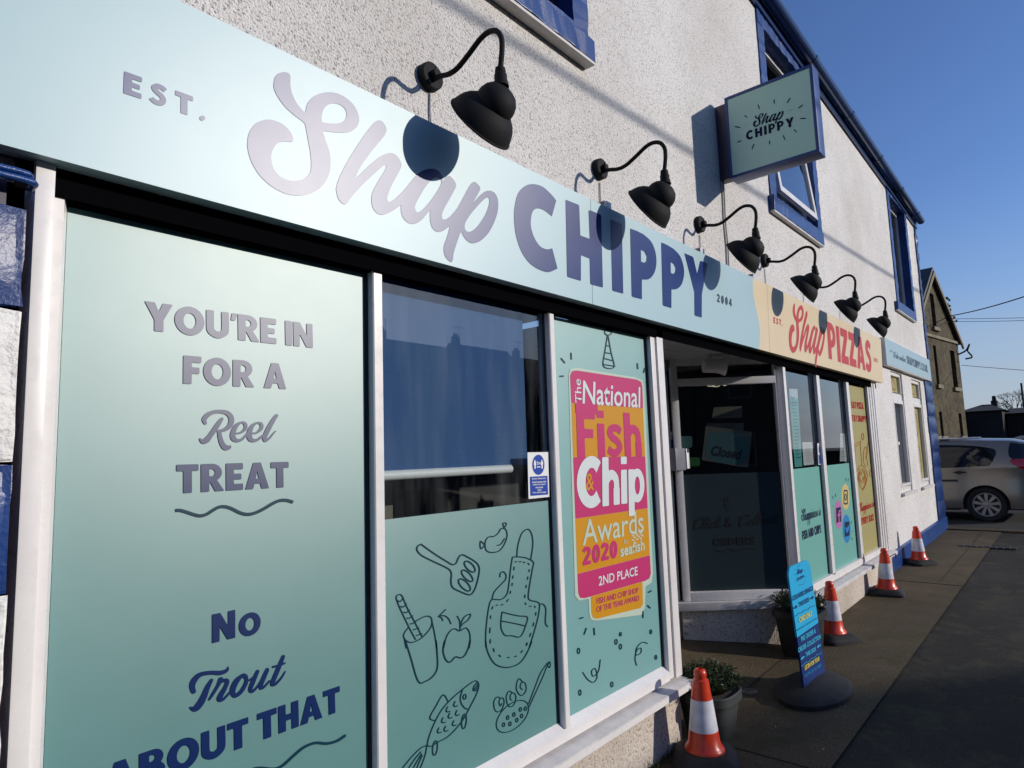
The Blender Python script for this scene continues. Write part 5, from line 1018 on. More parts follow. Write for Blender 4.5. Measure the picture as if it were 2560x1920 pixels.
trace('blue_disc', sp2, [ell(259, 693, 12, 36)], 'sign_blue', s2, KD, .6, .001); trace('blue_block', sp2, [P_((246, 735), (275, 730), (280, 795), (250, 800))], 'sign_blue', s2, KD, .8, .001)
# social distancing sticker by the second mullion
KS = (1320, 1120, 11.85)
ss, sp = paper('safety_sticker', 'blue and white 2m social distancing sticker beside the second mullion', 'white_card', [(-15, 130), (596, 118), (632, 1448), (20, 1510)], 1.885, crop=KS)
trace('blue_disc', sp, [ell(304, 497, 180, 300)], 'sign_blue', ss, KS, .8, .001)
trace('person_mark', sp, [ell(195, 380, 17, 24), rrect(165, 400, 230, 510, 12), rrect(180, 500, 220, 612, 6)], 'white_card', ss, KS, .4, .002)
trace('person_mark', sp, [ell(403, 372, 17, 24), rrect(372, 398, 438, 500, 12), rrect(388, 490, 428, 608, 6)], 'white_card', ss, KS, .4, .002)
trace('arrow_mark', sp, [P_((250, 562), (275, 530), (275, 548), (335, 545), (335, 527), (358, 557), (335, 590), (335, 572), (275, 575), (275, 595))], 'white_card', ss, KS, .4, .002)
plain('lettering', '2m', sp, (247, 492), (360, 488), (247, 395), 'white_card', ss, KS, .002, bold=.02)
trace('blue_block', sp, [P_((50, 852), (572, 822), (592, 1378), (68, 1420))], 'sign_blue', ss, KS, 1.0, .001)
for i, (tx, a, c, y_) in enumerate((('Social distancing', 105, 525, 940), ('Avoid contact with', 112, 525, 1035), ('others by staying', 130, 512, 1115), ('more than', 215, 435, 1190), ('2.0m', 272, 385, 1268), ('from other people', 130, 528, 1350))):
    dy = -.05; h = 62
    plain('lettering', tx, sp, (a, y_+8), (c, y_+8+dy*(c-a)), (a, y_+8-h), 'white_card', ss, KS, .002, bold=.02)

# ================================================================== ENTRANCE RECESS
A = np.array((5.06, 2.588)); Bp = np.array((5.54, 2.028)); dU = (Bp-A)/np.linalg.norm(Bp-A)
SP = Plane((A[0], A[1], 0), (dU[0], dU[1], 0), (0, 0, 1)); LEN = float(SP.uv(1962, 1330)[0])+.02; LC = .875
def sbox(name, m, parent, u0, u1, z0, z1, d0, d1, bv=.003, **pr):
    """box in the splayed plane: d = metres proud of the glass"""
    if name == 'pane': return MB().quad(*[SP.at(u, z, d1) for u, z in ((u0, z0), (u1, z0), (u1, z1), (u0, z1))]).build(name, m, parent, fix=False)
    c = [SP.at(u, z, d) for z in (z0, z1) for d in (d0, d1) for u in (u0, u1)]
    b = MB().add(c, [(0, 2, 3, 1), (4, 5, 7, 6), (0, 1, 5, 4), (2, 6, 7, 3), (0, 4, 6, 2), (1, 3, 7, 5)]); return b.build(name, m, parent, bevel=bv, smooth=bv > 0, **pr)
uL, zTg = SP.uv(1687, 918); 
sw = sbox('window', 'white_upvc', shop, -.02, .035, -1.22, .86, -.02, .05)
zt = float(SP.uv(1810, 950)[1]); 
sbox('frame', 'white_upvc', sw, LEN-.02, LC-.012, -1.22, .86, -.02, .04)
sbox('frame', 'white_upvc', sw, .0355, LEN-.0205, -1.22, -1.15, -.02, .05)
z_tb, z_tt = float(SP.uv(1800, 963)[1]), float(SP.uv(1800, 951)[1])
sbox('transom', 'white_upvc', sw, .0355, LEN-.0205, z_tb-.0, z_tt+.02, -.02, .05)
z_top = float(SP.uv(1800, 913)[1]); sbox('frame', 'white_upvc', sw, .0355, LEN-.0205, z_top, .86, -.02, .05)
sbox('pane', 'door_glass', sw, .0355, LEN-.0205, -1.15, z_top, -.004, .0, 0)
zf = float(SP.uv(1825, 1183)[1]); sbox('window_film', 'dim_film', sw, .0355, LEN-.0205, -1.15, zf, .0005, .002, 0)
script('lettering', 'Click & Collect', SP, (232, 1200), (782, 1160), (232, 1163), 'ink_black', sw, KB, .004, res=.06, fat=.03)
text_px('lettering', 'ORDERS', SP, (370, 1308), (643, 1296), (370, 1258), 'ink_black', sw, KB, .004)
trace('wave_line', SP, [line([(382, 1335), (430, 1345), (470, 1325), (520, 1345), (560, 1328), (600, 1325), (640, 1328)], 2.6)], 'ink_black', sw, KB, 1, .004)
trace('arrow_mark', SP, [line([(470, 1085), (450, 1050), (447, 1020), (462, 990)], 3), line([(420, 1015), (465, 990)], 3), line([(465, 990), (472, 1022)], 3)], 'ink_black', sw, KB, 1, .004)
sbox('sill', 'sill_stone', sw, -.09, LC-.04, -1.285, -1.222, -.02, .10)
sbox('wall', 'render_low', shop, -.04, LC+.0, -1.72, -1.286, -.02, .055, 0)
# closed sign hanging crooked behind the splayed glass
CP = Plane(SP.at(0, 0, -.03), SP.U, SP.V)
cs = wthing('closed_sign', 'crooked cardboard Closed sign hanging behind the dark entrance glass', 'sign', tuple(SP.at(.4, -.45, -.03)))
trace('card', CP, [P_((322, 530), (622, 570), (598, 803), (298, 752))], 'kraft', cs, KB, 2, 0)
trace('oval', CP, [('P', smooth([(340, 585), (400, 570), (470, 568), (560, 590), (600, 620), (602, 700), (575, 760), (490, 778), (400, 765), (335, 735), (322, 670)], 3, True))], 'dirty_teal', cs, KB, 1.5, .001)
plain('lettering', 'Closed', CP, (355, 722), (556, 752), (360, 655), 'ink_black', cs, KB, .002, bold=.035, shear=.25)
gs = wthing('green_card', 'small green card stuck inside the dark entrance glass', 'card', tuple(SP.at(.1, -.3, -.02)))
trace('card', CP, [rrect(188, 735, 284, 792, 10)], 'green_plastic', gs, KB, 1.2, 0)
ts = wthing('teal_card', 'small rounded teal card left of the Closed sign behind the glass', 'card', tuple(SP.at(.1, -.2, -.02)))
trace('card', CP, [rrect(145, 597, 235, 672, 14), P_((190, 660), (230, 660), (186, 692))], 'dirty_teal', ts, KB, 1.2, 0)
pp = wthing('pale_reflection', 'two pale shapes imitating a faint reflection in the dark entrance glass above the Closed sign', 'reflection', tuple(SP.at(.4, .2, -.6)))  # faint reflection in the glass, built as two pale sheets
trace('sheet', CP, [P_((455, 390), (648, 382), (650, 462), (440, 468))], 'kraft', pp, KB, 1.6, -.35); trace('sheet', CP, [P_((405, 500), (662, 498), (655, 600), (420, 560))], 'kraft', pp, KB, 1.6, -.35)
fl = trace('fairy_lights', SP, [line([(330, 262), (345, 272), (372, 270), (395, 256), (380, 274), (412, 272), (425, 258), (450, 268), (488, 252)], 1.8), line([(395, 256), (372, 276)], 1.6)], 'fairy_white', None, KB, .5, -.02)
tag(fl, 'curl of small white lights glowing behind the dark entrance glass', 'lights')
# door and jambs at the back of the recess, soffit
dp = box('door_frame', 'white_upvc', shop, 4.955, 5.03, 2.615, 2.68, -1.52, .86, bevel=.004)
box('door_frame', 'white_upvc', shop, 4.885, 4.945, 2.66, 2.72, -1.52, .86, bevel=.004)
dr_ = box('door', 'white_upvc', shop, 3.60, 4.88, 2.69, 2.73, -1.50, .80, bevel=.004); box('pane', 'dim_glass', dr_, 3.75, 4.75, 2.682, 2.689, -1.2, .7)
MB().tube([(3.68, 2.69, -.7), (3.68, 2.64, -.7), (3.68, 2.64, -.45), (3.68, 2.69, -.45)], .01, 8).build('handle', 'galv', dr_)
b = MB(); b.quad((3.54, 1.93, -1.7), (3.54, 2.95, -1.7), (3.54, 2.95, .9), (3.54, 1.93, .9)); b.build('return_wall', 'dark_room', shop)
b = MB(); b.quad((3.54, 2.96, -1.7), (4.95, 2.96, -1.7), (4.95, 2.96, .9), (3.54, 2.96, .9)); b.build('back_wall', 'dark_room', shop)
sof = MB()
for i in range(11):
    y = 1.80+.105*i; sof.box(3.54, 5.9, y, y+.100, .768, .78)
sof.build('soffit', 'soffit', shop, bevel=.003)
# flared white lantern under the soffit
la = wthing('soffit_light', 'white flared spotlight fixed under the entrance soffit', 'lamp', tuple(SP.at(.3, .72, .2)))
lp_ = Plane(SP.at(0, 0, .22), SP.U, SP.V); p0 = lp_.px(1758, 915); p1 = lp_.px(1806, 917)
axv = Vector(p1-p0); MB().lathe([(.0, -.005), (.052, 0), (.055, .03), (.052, .10), (.056, .13), (.068, .165), (.074, .175), (.068, .17), (.05, .13), (0, .12)], Vector(p0), axv, 28).build('shade', 'white_upvc', la, smooth=True)
MB().tube([Vector(p0)+axv.normalized()*.06, Vector(p0)+axv.normalized()*.06+Vector((0, 0, .12))], .014, 10).build('stem', 'white_upvc', la)
# card entry box and sticker on the door post
ib = wthing('entry_box', 'small grey card reader box fixed to the white door post', 'card reader', (4.95, 2.6, -.3))
IP = Plane((0, 2.55, 0), (1, 0, 0), (0, 0, 1)); c0 = IP.px(1640+108/2.592, 860+822/2.592); c1 = IP.px(1640+186/2.592, 860+675/2.592)
box('body', 'intercom_grey', ib, c0[0]+.01, c1[0]-.055, 2.52, 2.612, c0[2], c1[2], bevel=.005); box('front_plate', 'white_card', ib, c1[0]-.054, c1[0], 2.51, 2.60, c0[2]+.01, c1[2]-.005, bevel=.006)
MB().lathe([(0, .004), (.016, .004), (.018, 0)], (c1[0]-.026, 2.509, c0[2]+.16), (0, -1, 0), 16).build('button', 'seal_black', ib)
s3, sp3 = paper('safety_sticker', 'narrow blue and white sticker on the door post above the grey card reader', 'white_card', [(90, 568), (124, 570), (127, 674), (95, 676)], 2.612, crop=KB)
trace('blue_block', sp3, [P_((94, 617), (125, 617), (127, 672), (96, 674))], 'sign_blue', s3, KB, .6, .001); trace('mark', sp3, [ell(107, 592, 11, 18), ell(104, 586, 6, 9, kind='H')], 'sign_blue', s3, KB, .5, .001)

# ================================================================== TRAFFIC CONES
def cone():
    t = thing('traffic_cone', 'x', 'traffic cone', 'orange and white cones along the shopfront')
    b = MB(); rings = []
    for r, z in ((.165, 0), (.165, .022), (.125, .055), (.108, .06)):
        rings.append([(r*math.copysign(abs(math.cos(a))**.32, math.cos(a)), r*math.copysign(abs(math.sin(a))**.32, math.sin(a)), z) for a in [2*math.pi*(k+.5)/24 for k in range(24)]])
    vs = [p for q in rings for p in q]; b.add(vs, [(i*24+k, i*24+(k+1) % 24, (i+1)*24+(k+1) % 24, (i+1)*24+k) for i in range(3) for k in range(24)]+[tuple(range(23, -1, -1)), tuple(72+k for k in range(24))]); b.build('base', 'rubber', t, smooth=True)
    H = .41
    def R(z): return .088-(.088-.034)*(z/H)
    MB().lathe([(.104, .056), (.104, .064), (.098, .075), (R(.03), .092), (R(.10), .055+.105)], (0, 0, 0), n=36).build('body', 'cone_orange', t, smooth=True)
    MB().lathe([(R(.10), .160), (R(.255)+.0015, .3148)], (0, 0, 0), n=36).build('sleeve', 'cone_sleeve', t, smooth=True)
    MB().lathe([(R(.255), .315), (R(.345), .40), (R(.352), .408), (.032, .414), (.031, .421), (.0325, .427), (.0335, .438), (.031, .452), (.024, .462), (.019, .464), (.017, .45), (.0, .45)], (0, 0, 0), n=36).build('top', 'cone_orange', t, smooth=True)
    return t
c0_ = cone()
for i, (x, y, rz, lb) in enumerate(((3.375, 1.665, .5, 'nearest orange and white cone, in front of the grey ribbed planter'), (5.90, 1.71, .2, 'orange and white cone just behind the cyan pavement sign'), (7.79, 1.695, .15, 'orange and white cone below the olive pizza window'), (9.68, 1.71, .1, 'farthest orange and white cone, against the blue plinth'))):
    o = c0_ if i == 0 else clone(c0_); o.location = (x, y, gz(x)+.012); o.rotation_euler = (.012*math.sin(i*2.3), .014*math.cos(i*1.7), rz+i*.8); o['label'] = lb

# ================================================================== PLANTERS AND SHRUBS
def planter(x, y, label, m, r=.175, h=.31, ribs=True):
    t = wthing('planter', label, 'planter', (x, y, gz(x)+.012)); b = MB(); rings = []; n = 40
    prof = [(.70, 0), (.78, .33), (.80, .335), (.83, .55), (.85, .555), (.87, .70), (.89, .705), (.92, .80), (1.0, .805), (1.0, .98), (.97, 1.0), (.93, 1.0), (.90, .93), (.0, .92)] if ribs else [(.72, 0), (.9, .85), (1, .86), (1, .99), (.95, 1), (.92, .93), (0, .92)]
    for rr, hz in prof: rings += [(x+r*rr*math.copysign(abs(math.cos(a))**.62, math.cos(a)), y+r*rr*math.copysign(abs(math.sin(a))**.62, math.sin(a)), gz(x)+.012+hz*h) for a in [2*math.pi*k/n for k in range(n)]]
    b.add(rings, [(i*n+k, i*n+(k+1) % n, (i+1)*n+(k+1) % n, (i+1)*n+k) for i in range(len(prof)-1) for k in range(n)]); b.build('pot', m, t, smooth=True)
    MB().lathe([(0, 0), (r*.88, 0)], (x, y, gz(x)+.012+h*.945), n=24).build('soil', 'soil', t)
    return gz(x)+.012+h*.945
def shrub(x, y, z, label, R, H, n, seed, m='leaf'):
    rnd = random.Random(seed); b = MB(); t = wthing('shrub', label, 'plant', (x, y, z))
    st = MB()
    for s in range(n):
        a = rnd.uniform(0, 6.283); q = rnd.uniform(0, 1)**.5; rx = R*q; hh = H*(1-.45*q*q)*rnd.uniform(.65, 1.1)
        p0 = Vector((x+rx*.5*math.cos(a), y+rx*.5*math.sin(a), z)); p1 = Vector((x+rx*1.15*math.cos(a), y+rx*1.15*math.sin(a), z+hh))
        if s % 3 == 0: st.tube([p0, p0.lerp(p1, .5)+Vector((0, 0, hh*.1)), p1], [.0025, .002, .001], 4, False)
        for k in range(9):
            f = rnd.uniform(.15, 1.02); c = p0.lerp(p1, f)+Vector((0, 0, hh*.1*math.sin(f*3.1))); d = Vector((rnd.uniform(-1, 1), rnd.uniform(-1, 1), rnd.uniform(-.1, 1.3))).normalized(); L = rnd.uniform(.012, .026); w = d.cross(Vector((rnd.uniform(-1, 1), rnd.uniform(-1, 1), rnd.uniform(-1, 1)))).normalized()*L*.17
            b.add([c, c+d*L*.5+w, c+d*L, c+d*L*.5-w], [(0, 1, 2, 3)])
    b.build('foliage', m, t, fix=False, kind='stuff'); st.build('stem', 'bark', t, fix=False)
zt_ = planter(3.70, 1.78, 'grey ribbed square planter behind the nearest cone', 'pot_grey', .168, .25)
shrub(3.70, 1.78, zt_, 'bushy green heather in the grey ribbed planter', .175, .15, 620, 3)
zt2 = planter(5.40, 1.80, 'dark planter half hidden behind the cyan pavement sign', 'pot_dark', .185, .34, False)
shrub(5.40, 1.80, zt2, 'dark green shrub in the planter behind the pavement sign', .19, .17, 420, 4)
# weeds along the foot of the wall
rnd = random.Random(9); wb = MB()
for _ in range(700):
    seg = rnd.choice(((1.5, 3.45), (1.5, 3.45), (6.0, 8.9), (9.0, 13)));
    x = rnd.uniform(*seg); y = 1.858-abs(rnd.gauss(0, .02)); c = Vector((x, y, gz(x)+.012)); d = Vector((rnd.uniform(-.6, .6), rnd.uniform(-.8, .1), rnd.uniform(.4, 1))).normalized(); L = rnd.uniform(.012, .05)*(1.3 if x < 3.5 else .7); w = d.cross(Vector((0, 1, .2))).normalized()*L*.1
    wb.add([c-w, c+w, c+d*L], [(0, 1, 2)])
o = wb.build('weeds', 'weed', None, fix=False, kind='stuff'); tag(o, 'thin grass and moss growing along the foot of the shop wall', 'weeds')
yb = MB()
for _ in range(60):
    x = rnd.uniform(3.7, 6.4); y = rnd.uniform(1.2, 2.5) if x < 5 else rnd.uniform(1.75, 1.84); c = Vector((x, y, gz(x)+.019)); a = rnd.uniform(0, 6.28); L = rnd.uniform(.005, .012); d = Vector((math.cos(a), math.sin(a), .15))*L; w = Vector((-math.sin(a), math.cos(a), .1))*L*.5
    yb.add([c-d, c+w, c+d, c-w], [(0, 1, 2, 3)])
tag(yb.build('leaf_litter', 'yellow_leaf', None, fix=False, kind='stuff'), 'scattered yellow leaf scraps on the entrance concrete', 'leaves')

# ================================================================== PAVEMENT SIGN
BL3, BR3, TL3, TR3 = [np.array(p) for p in ((4.505, 1.505, -1.585), (4.935, 1.50, -1.575), (4.345, 1.50, -.764), (4.785, 1.50, -.768))]
BP = Plane(TL3, TR3-TL3, (0, 0, 1))
bo = wthing('pavement_sign', 'cyan and navy freestanding pavement sign on a black oval base', 'sign', (4.7, 1.5, gz(4.7)))
def bp(u, v): return (BL3*(1-u)+BR3*u)*(1-v)+(TL3*(1-u)+TR3*u)*v
def bpanel(name, m, v0, v1, rt=False):
    pts = [(0, v0), (1, v0)]
    if rt: pts += [(1-.16+.16*math.cos(a), v1-.085+.085*math.sin(a)) for a in np.linspace(0, math.pi/2, 7)]+[(.16+.16*math.cos(a), v1-.085+.085*math.sin(a)) for a in np.linspace(math.pi/2, math.pi, 7)]
    else: pts += [(1, v1), (0, v1)]
    f = [bp(*p) for p in pts]; return MB().hexa([tuple(p) for p in f], [tuple(p+np.array((0, .012, 0))) for p in f]).build(name, m, bo)
bpanel('upper_panel', 'cyan_board', .455, 1.0, True); bpanel('lower_panel', 'deep_board', .0, .4545)
BQ = Plane((0, 1.502, 0), (1, 0, 0), (0, 0, 1)); KJ = (1940, 1380, 4.366)
def bt(tx, BL, BR, TL, m, bold=.03): return plain('lettering', tx, BQ, BL, BR, TL, m, bo, KJ, .0045, bold=bold)
bt('CHIPPY', (222, 318), (302, 280), (220, 283), 'deep_board'); shap(BQ, (222, 262), (285, 235), (222, 190), 'deep_board', bo, KJ, .0045, .02)
for a, c in (((228, 150), (232, 165)), ((252, 138), (254, 152)), ((205, 185), (215, 192)), ((195, 240), (207, 245)), ((212, 325), (218, 320)), ((300, 205), (308, 200)), ((303, 262), (316, 268)), ((248, 352), (250, 365)), ((268, 347), (270, 360)), ((290, 342), (296, 355)), ((306, 320), (312, 326))): trace('ray_mark', BQ, [ribbon([a, c], 4, 1)], 'deep_board', bo, KJ, .6, .0045)
bt('COUNTER SERVICE', (176, 535), (402, 413), (172, 482), 'deep_board'); bt('THIS SIDE', (245, 600), (357, 538), (240, 550), 'deep_board')
bt('CARD ONLY', (247, 772), (387, 694), (245, 712), 'yellow_ink'); bt('PLEASE SOCIALLY DISTANCE IN QUEUE', (218, 868), (445, 728), (216, 848), 'deep_board', .01)
bt('PRE ORDER &', (268, 980), (427, 880), (262, 925), 'cyan_ink'); bt('ORDER COLLECTION', (237, 1100), (482, 945), (233, 1045), 'cyan_ink'); bt('THIS SIDE', (317, 1148), (430, 1075), (312, 1100), 'cyan_ink')
bt('LISTEN FOR YOUR', (308, 1290), (468, 1182), (305, 1240), 'yellow_ink'); bt('NAME OR NUMBER', (306, 1370), (488, 1248), (304, 1330), 'sky_vinyl', .01); bt('THANK YOU', (320, 1490), (508, 1360), (318, 1450), 'sign_blue', .01)
def arrow(x, y, s, fl, m): trace('arrow_mark', BQ, [P_(*[(x+fl*px_*s, y+py_*s-fl*px_*s*.62) for px_, py_ in ((0, -.18), (.55, -.18), (.55, -.5), (1.05, .05), (.55, .6), (.55, .22), (0, .22))])], m, bo, KJ, .6, .0045)
arrow(188, 612, 40, 1, 'deep_board'); arrow(366, 510, 40, 1, 'deep_board'); arrow(304, 1140, 42, -1, 'cyan_ink'); arrow(480, 1012, 40, -1, 'cyan_ink')
def wv(x0, y0, x1, y1, m): trace('wave_line', BQ, [line([(x0+(x1-x0)*t, y0+(y1-y0)*t+7*math.sin(t*22)) for t in np.linspace(0, 1, 20)], 2)], m, bo, KJ, .7, .0045)
wv(198, 697, 418, 577, 'deep_board'); wv(268, 1243, 490, 1092, 'cyan_ink')
b = MB(); n = 40; vs = []
for r, z in ((1, .0), (1, .035), (.86, .062), (.25, .085)): vs += [(4.66+.375*r*math.cos(a), 1.50+.22*r*math.sin(a), gz(4.6)+z) for a in [2*math.pi*k/n for k in range(n)]]
b.add(vs, [(i*n+k, i*n+(k+1) % n, (i+1)*n+(k+1) % n, (i+1)*n+k) for i in range(3) for k in range(n)]+[tuple(3*n+k for k in range(n))]); b.build('base', 'rubber', bo, smooth=True)

# ================================================================== STONE GABLE HOUSE BEYOND THE SIDE ROAD
gh = wthing('stone_house', 'tan stone house with a tall gable and dark slit windows beyond the corner', 'house', (29, 3.4, -1.36))
GA, GB = np.array((27.5, 3.64)), np.array((30.0, 3.29)); gU = (GB-GA)/np.linalg.norm(GB-GA)
GP = Plane((GA[0], GA[1], 0), (gU[0], gU[1], 0), (0, 0, 1)); gN = -GP.N
def guv(x, y): return GP.uv(2280+x/3.457, 640+y/3.457)
ap, ev, cb = guv(150, 140), guv(392, 740), guv(495, 1540); G0 = -1.5
wd = ev[0]-ap[0]; xl = ap[0]-wd
holes = []
for q in (((150, 318), (215, 620)), ((326, 813), (400, 1140)), ((180, 770), (222, 1110)), ((232, 1345), (272, 1555)), ((400, 1360), (447, 1555)), ((175, 1340), (205, 1555))):
    a = guv(*q[0]); c = guv(*q[1]); holes.append((a[0], c[1], c[0]-.0, a[1]))
holes = [(a, zb, max(c, a+.3), zt) for a, zb, c, zt in holes]
b = MB()
def gw(u): return ap[1]-(abs(u-ap[0])/wd)*(ap[1]-ev[1])
us = sorted(set([xl, ap[0], ev[0]]+[h[0] for h in holes]+[h[2] for h in holes]+list(np.linspace(xl, ev[0], 12)))); zs = sorted(set([h[1] for h in holes]+[h[3] for h in holes]))
for a, c in zip(us[:-1], us[1:]):
    lv = [G0]+zs+[None]
    for k in range(len(lv)-1):
        z0 = lv[k]; za1 = gw(a) if lv[k+1] is None else min(lv[k+1], gw(a)); zc1 = gw(c) if lv[k+1] is None else min(lv[k+1], gw(c)); 
        if z0 >= za1 and z0 >= zc1: continue
        um = (a+c)/2; zm = (z0+min(za1, zc1))/2
        if any(h[0] <= um <= h[2] and h[1] <= zm <= h[3] for h in holes): continue
        b.quad(tuple(GP.at(a, min(z0, za1))), tuple(GP.at(c, min(z0, zc1))), tuple(GP.at(c, zc1)), tuple(GP.at(a, za1)))
for h in holes:
    q = [(h[0], h[1]), (h[2], h[1]), (h[2], h[3]), (h[0], h[3])]
    for i in range(4): (a, za), (c, zc) = q[i], q[(i+1) % 4]; b.quad(tuple(GP.at(a, za)), tuple(GP.at(c, zc)), tuple(GP.at(c, zc, -.3)), tuple(GP.at(a, za, -.3)))
DP = 9.0
b.quad(tuple(GP.at(ev[0], G0)), tuple(GP.at(ev[0], G0, -DP)), tuple(GP.at(ev[0], ev[1], -DP)), tuple(GP.at(ev[0], ev[1])))
b.quad(tuple(GP.at(xl, G0)), tuple(GP.at(xl, G0, -DP)), tuple(GP.at(xl, ev[1], -DP)), tuple(GP.at(xl, ev[1])))
b.build('wall', 'sandstone', gh, fix=False)
for h in holes:
    f = MB(); q = [GP.at(u, v, -.22) for u, v in ((h[0], h[1]), (h[2], h[1]), (h[2], h[3]), (h[0], h[3]))]; f.quad(*q); w_ = f.build('window', 'wood_dark', gh)
    u0, u1 = h[0], h[2]; q = [GP.at(u, v, d) for v in (h[1]-.14, h[1]-.01) for u, d in ((u0-.12, .002), (u1+.12, .002), (u1+.12, .09), (u0-.12, .09))]; MB().hexa(q[:4], q[4:]).build('sill', 'sandstone_trim', w_)
sc_ = guv(160, 690)[1]; q = [GP.at(u, v, d) for v in (sc_-.05, sc_+.05) for u, d in ((ap[0]-wd*.97, .002), (ev[0]-.04, .002), (ev[0]-.04, .06), (ap[0]-wd*.97, .06))]; MB().hexa(q[:4], q[4:]).build('string_course', 'sandstone_trim', gh)
for sgn in (1, -1):
    e = ap[0]+sgn*wd*1.06; ez = ap[1]-1.06*(ap[1]-ev[1]); q = [(ap[0], ap[1]), (e, ez)]
    lo = [GP.at(q[0][0], q[0][1]+.02, .12), GP.at(q[1][0], q[1][1]+.02, .12), GP.at(q[1][0], q[1][1]+.02, -DP), GP.at(q[0][0], q[0][1]+.02, -DP)]; hi = [p+np.array((0, 0, .14)) for p in lo]
    MB().hexa([tuple(p) for p in lo], [tuple(p) for p in hi]).build('roof', 'slate', gh)
    lo = [GP.at(u, v+.02-dz, d) for (u, v), dz in ((q[0], 0), (q[1], 0), (q[1], .18), (q[0], .18)) for d in (.10,)]; hi = [p+np.array(tuple(GP.N*.06)) for p in lo]; MB().hexa([tuple(p) for p in lo], [tuple(p) for p in hi]).build('bargeboard', 'sandstone_trim', gh)
rg = random.Random(4); b = MB()
for k in range(26):
    t = rg.uniform(.45, .82); p = GP.at(ap[0]+wd*t, ap[1]-(ap[1]-ev[1])*t+.12, .1)+np.array((rg.uniform(-.1, .1), rg.uniform(-.1, .1), rg.uniform(0, .2))); b.box(p[0]-.03, p[0]+.03, p[1]-.03, p[1]+.03, p[2], p[2]+.08)
b.build('ivy', 'weed', gh, kind='stuff')
# swan lamp on that gable
e0 = GP.at(*guv(402, 850)); tag(MB().tube(smooth([tuple(e0), tuple(e0+np.array((.0, -.25, .12))), tuple(e0+np.array((0, -.38, .35))), tuple(e0+np.array((0, -.30, .10))), tuple(e0+np.array((0, -.42, -.15))), tuple(e0+np.array((0, -.2, -.2)))], 4), .03, 8).build('bracket_lamp', 'black_plastic', None, smooth=True), 'black curled bracket lamp on the right edge of the stone gable', 'lamp')

# ================================================================== DARK HOUSES AND TREE FAR DOWN THE STREET
def far_house(name, label, x, y0, y1, zr, ze, depth, m='far_stone', chim=(), rm='far_slate', group=None, base=-1.6, hip=0.0, along='y'):
    t = wthing(name, label, 'house', (x, (y0+y1)/2, base), group)
    b = MB(); b.box(x, x+depth, y0, y1, base, ze); b.build('wall', m, t)
    xr = x+depth/2; b = MB(); v = [(x-.3, y0-.2, ze), (x+depth+.3, y0-.2, ze), (x+depth+.3, y1+.2, ze), (x-.3, y1+.2, ze), (xr, y0+hip, zr), (xr, y1-hip, zr)]
    b.add(v, [(0, 3, 5, 4), (2, 1, 4, 5), (0, 4, 1), (3, 2, 5), (0, 1, 2, 3)]); b.build('roof', rm, t)
    for cy, cw, ch in chim: c = MB().box(xr-.4, xr+.4, cy-cw/2, cy+cw/2, zr-.6, zr+ch).build('chimney', m, t); MB().lathe([(.12, 0), (.10, .3)], (xr, cy, zr+ch), n=10, cap1=True).build('chimney_pot', rm, c)
    for k in range(int((y1-y0)/2.2)):
        yy = y0+1.1+2.2*k
        for zz in (base+.9, base+3.3):
            if zz+1 < ze: MB().box(x-.03, x+.02, yy-.4, yy+.4, zz, zz+1.0).build('window', 'car_glass', t)
    return t
far_house('far_house', 'dark gabled house with two chimneys at the end of the street', 47, 3.42, 5.35, 2.22, 1.72, 6, chim=((3.95, .3, .2),), hip=.75)
far_house('far_house', 'long low dark building running right from the far gabled house', 49, -6, 3.35, 1.95, 1.55, 5, chim=())
far_house('far_house', 'dark house mostly hidden behind the stone gable', 46, 5.5, 12, 1.9, 1.4, 6)
b = MB(); 
tr = wthing('bare_tree', 'bare branched winter tree rising above the far dark roofs', 'tree', (56, 3.05, -1.3)); rt = random.Random(21)
tk = MB(); tk.tube([(56, 3.05, -1.3), (56, 3.02, .6), (56.1, 3.0, 1.8)], [.16, .12, .08], 8); tw = MB()
def branch(p, d, L, r, n):
    q = p+d*L; (tk if r > .03 else tw).tube([p, p.lerp(q, .5)+Vector((rt.uniform(-.06, .06)*L, rt.uniform(-.06, .06)*L, 0)), q], [r, r*.8, r*.6], 4, False)
    if n:
        for _ in range(3): branch(q, (d+Vector((rt.uniform(-.8, .8), rt.uniform(-.8, .8), rt.uniform(-.35, .6)))).normalized(), L*.68, r*.55, n-1)
for k in range(9): branch(Vector((56, 3.02, rt.uniform(.8, 1.7))), Vector((rt.uniform(-.7, .7), rt.uniform(-.9, .9), .6)).normalized(), .75, .05, 4)
tk.build('trunk', 'bark', tr, fix=False); tw.build('crown', 'bark', tr, fix=False)
tag(MB().tube([(52, 2.66, -1.3), (52, 2.64, 3.52)], .055, 8).build('utility_pole', 'bark', None, smooth=True), 'thin dark utility pole beside the bare tree', 'pole')
# overhead wires
def wire(p0, p1, d0, d1, r, sag, lb, grp='overhead wires'):
    a = rays(*p0); c = rays(*p1); a = Vector(a/a[0]*d0); c = Vector(c/c[0]*d1); a2 = c+(c-a)*.6
    pts = [a.lerp(a2, t)+Vector((0, 0, -sag*4*t*(1-t))) for t in np.linspace(0, 1, 22)]; return tag(MB().tube(pts, r, 6).build('overhead_wire', 'seal_black', None, smooth=True), lb, 'wire', grp)
wire((2374, 790), (2560, 731), 29.2, 22, .018, .12, 'thick black cable swooping up to the right from the stone gable')
wire((2378, 797), (2560, 793), 29.0, 26, .008, .02, 'upper one of the pair of thin wires leaving the stone gable')
wire((2378, 804), (2560, 800), 29.0, 26, .008, .02, 'lower one of the pair of thin wires leaving the stone gable')
wire((2404, 913), (2560, 925), 29.6, 27, .009, .01, 'thin wire low on the right of the stone gable, above the roofs')
c = MB().tube(smooth([tuple(GP.at(*guv(*q), .03)) for q in ((165, 632), (230, 600), (310, 568))], 3), .018, 6).build('cable', 'seal_black', gh)
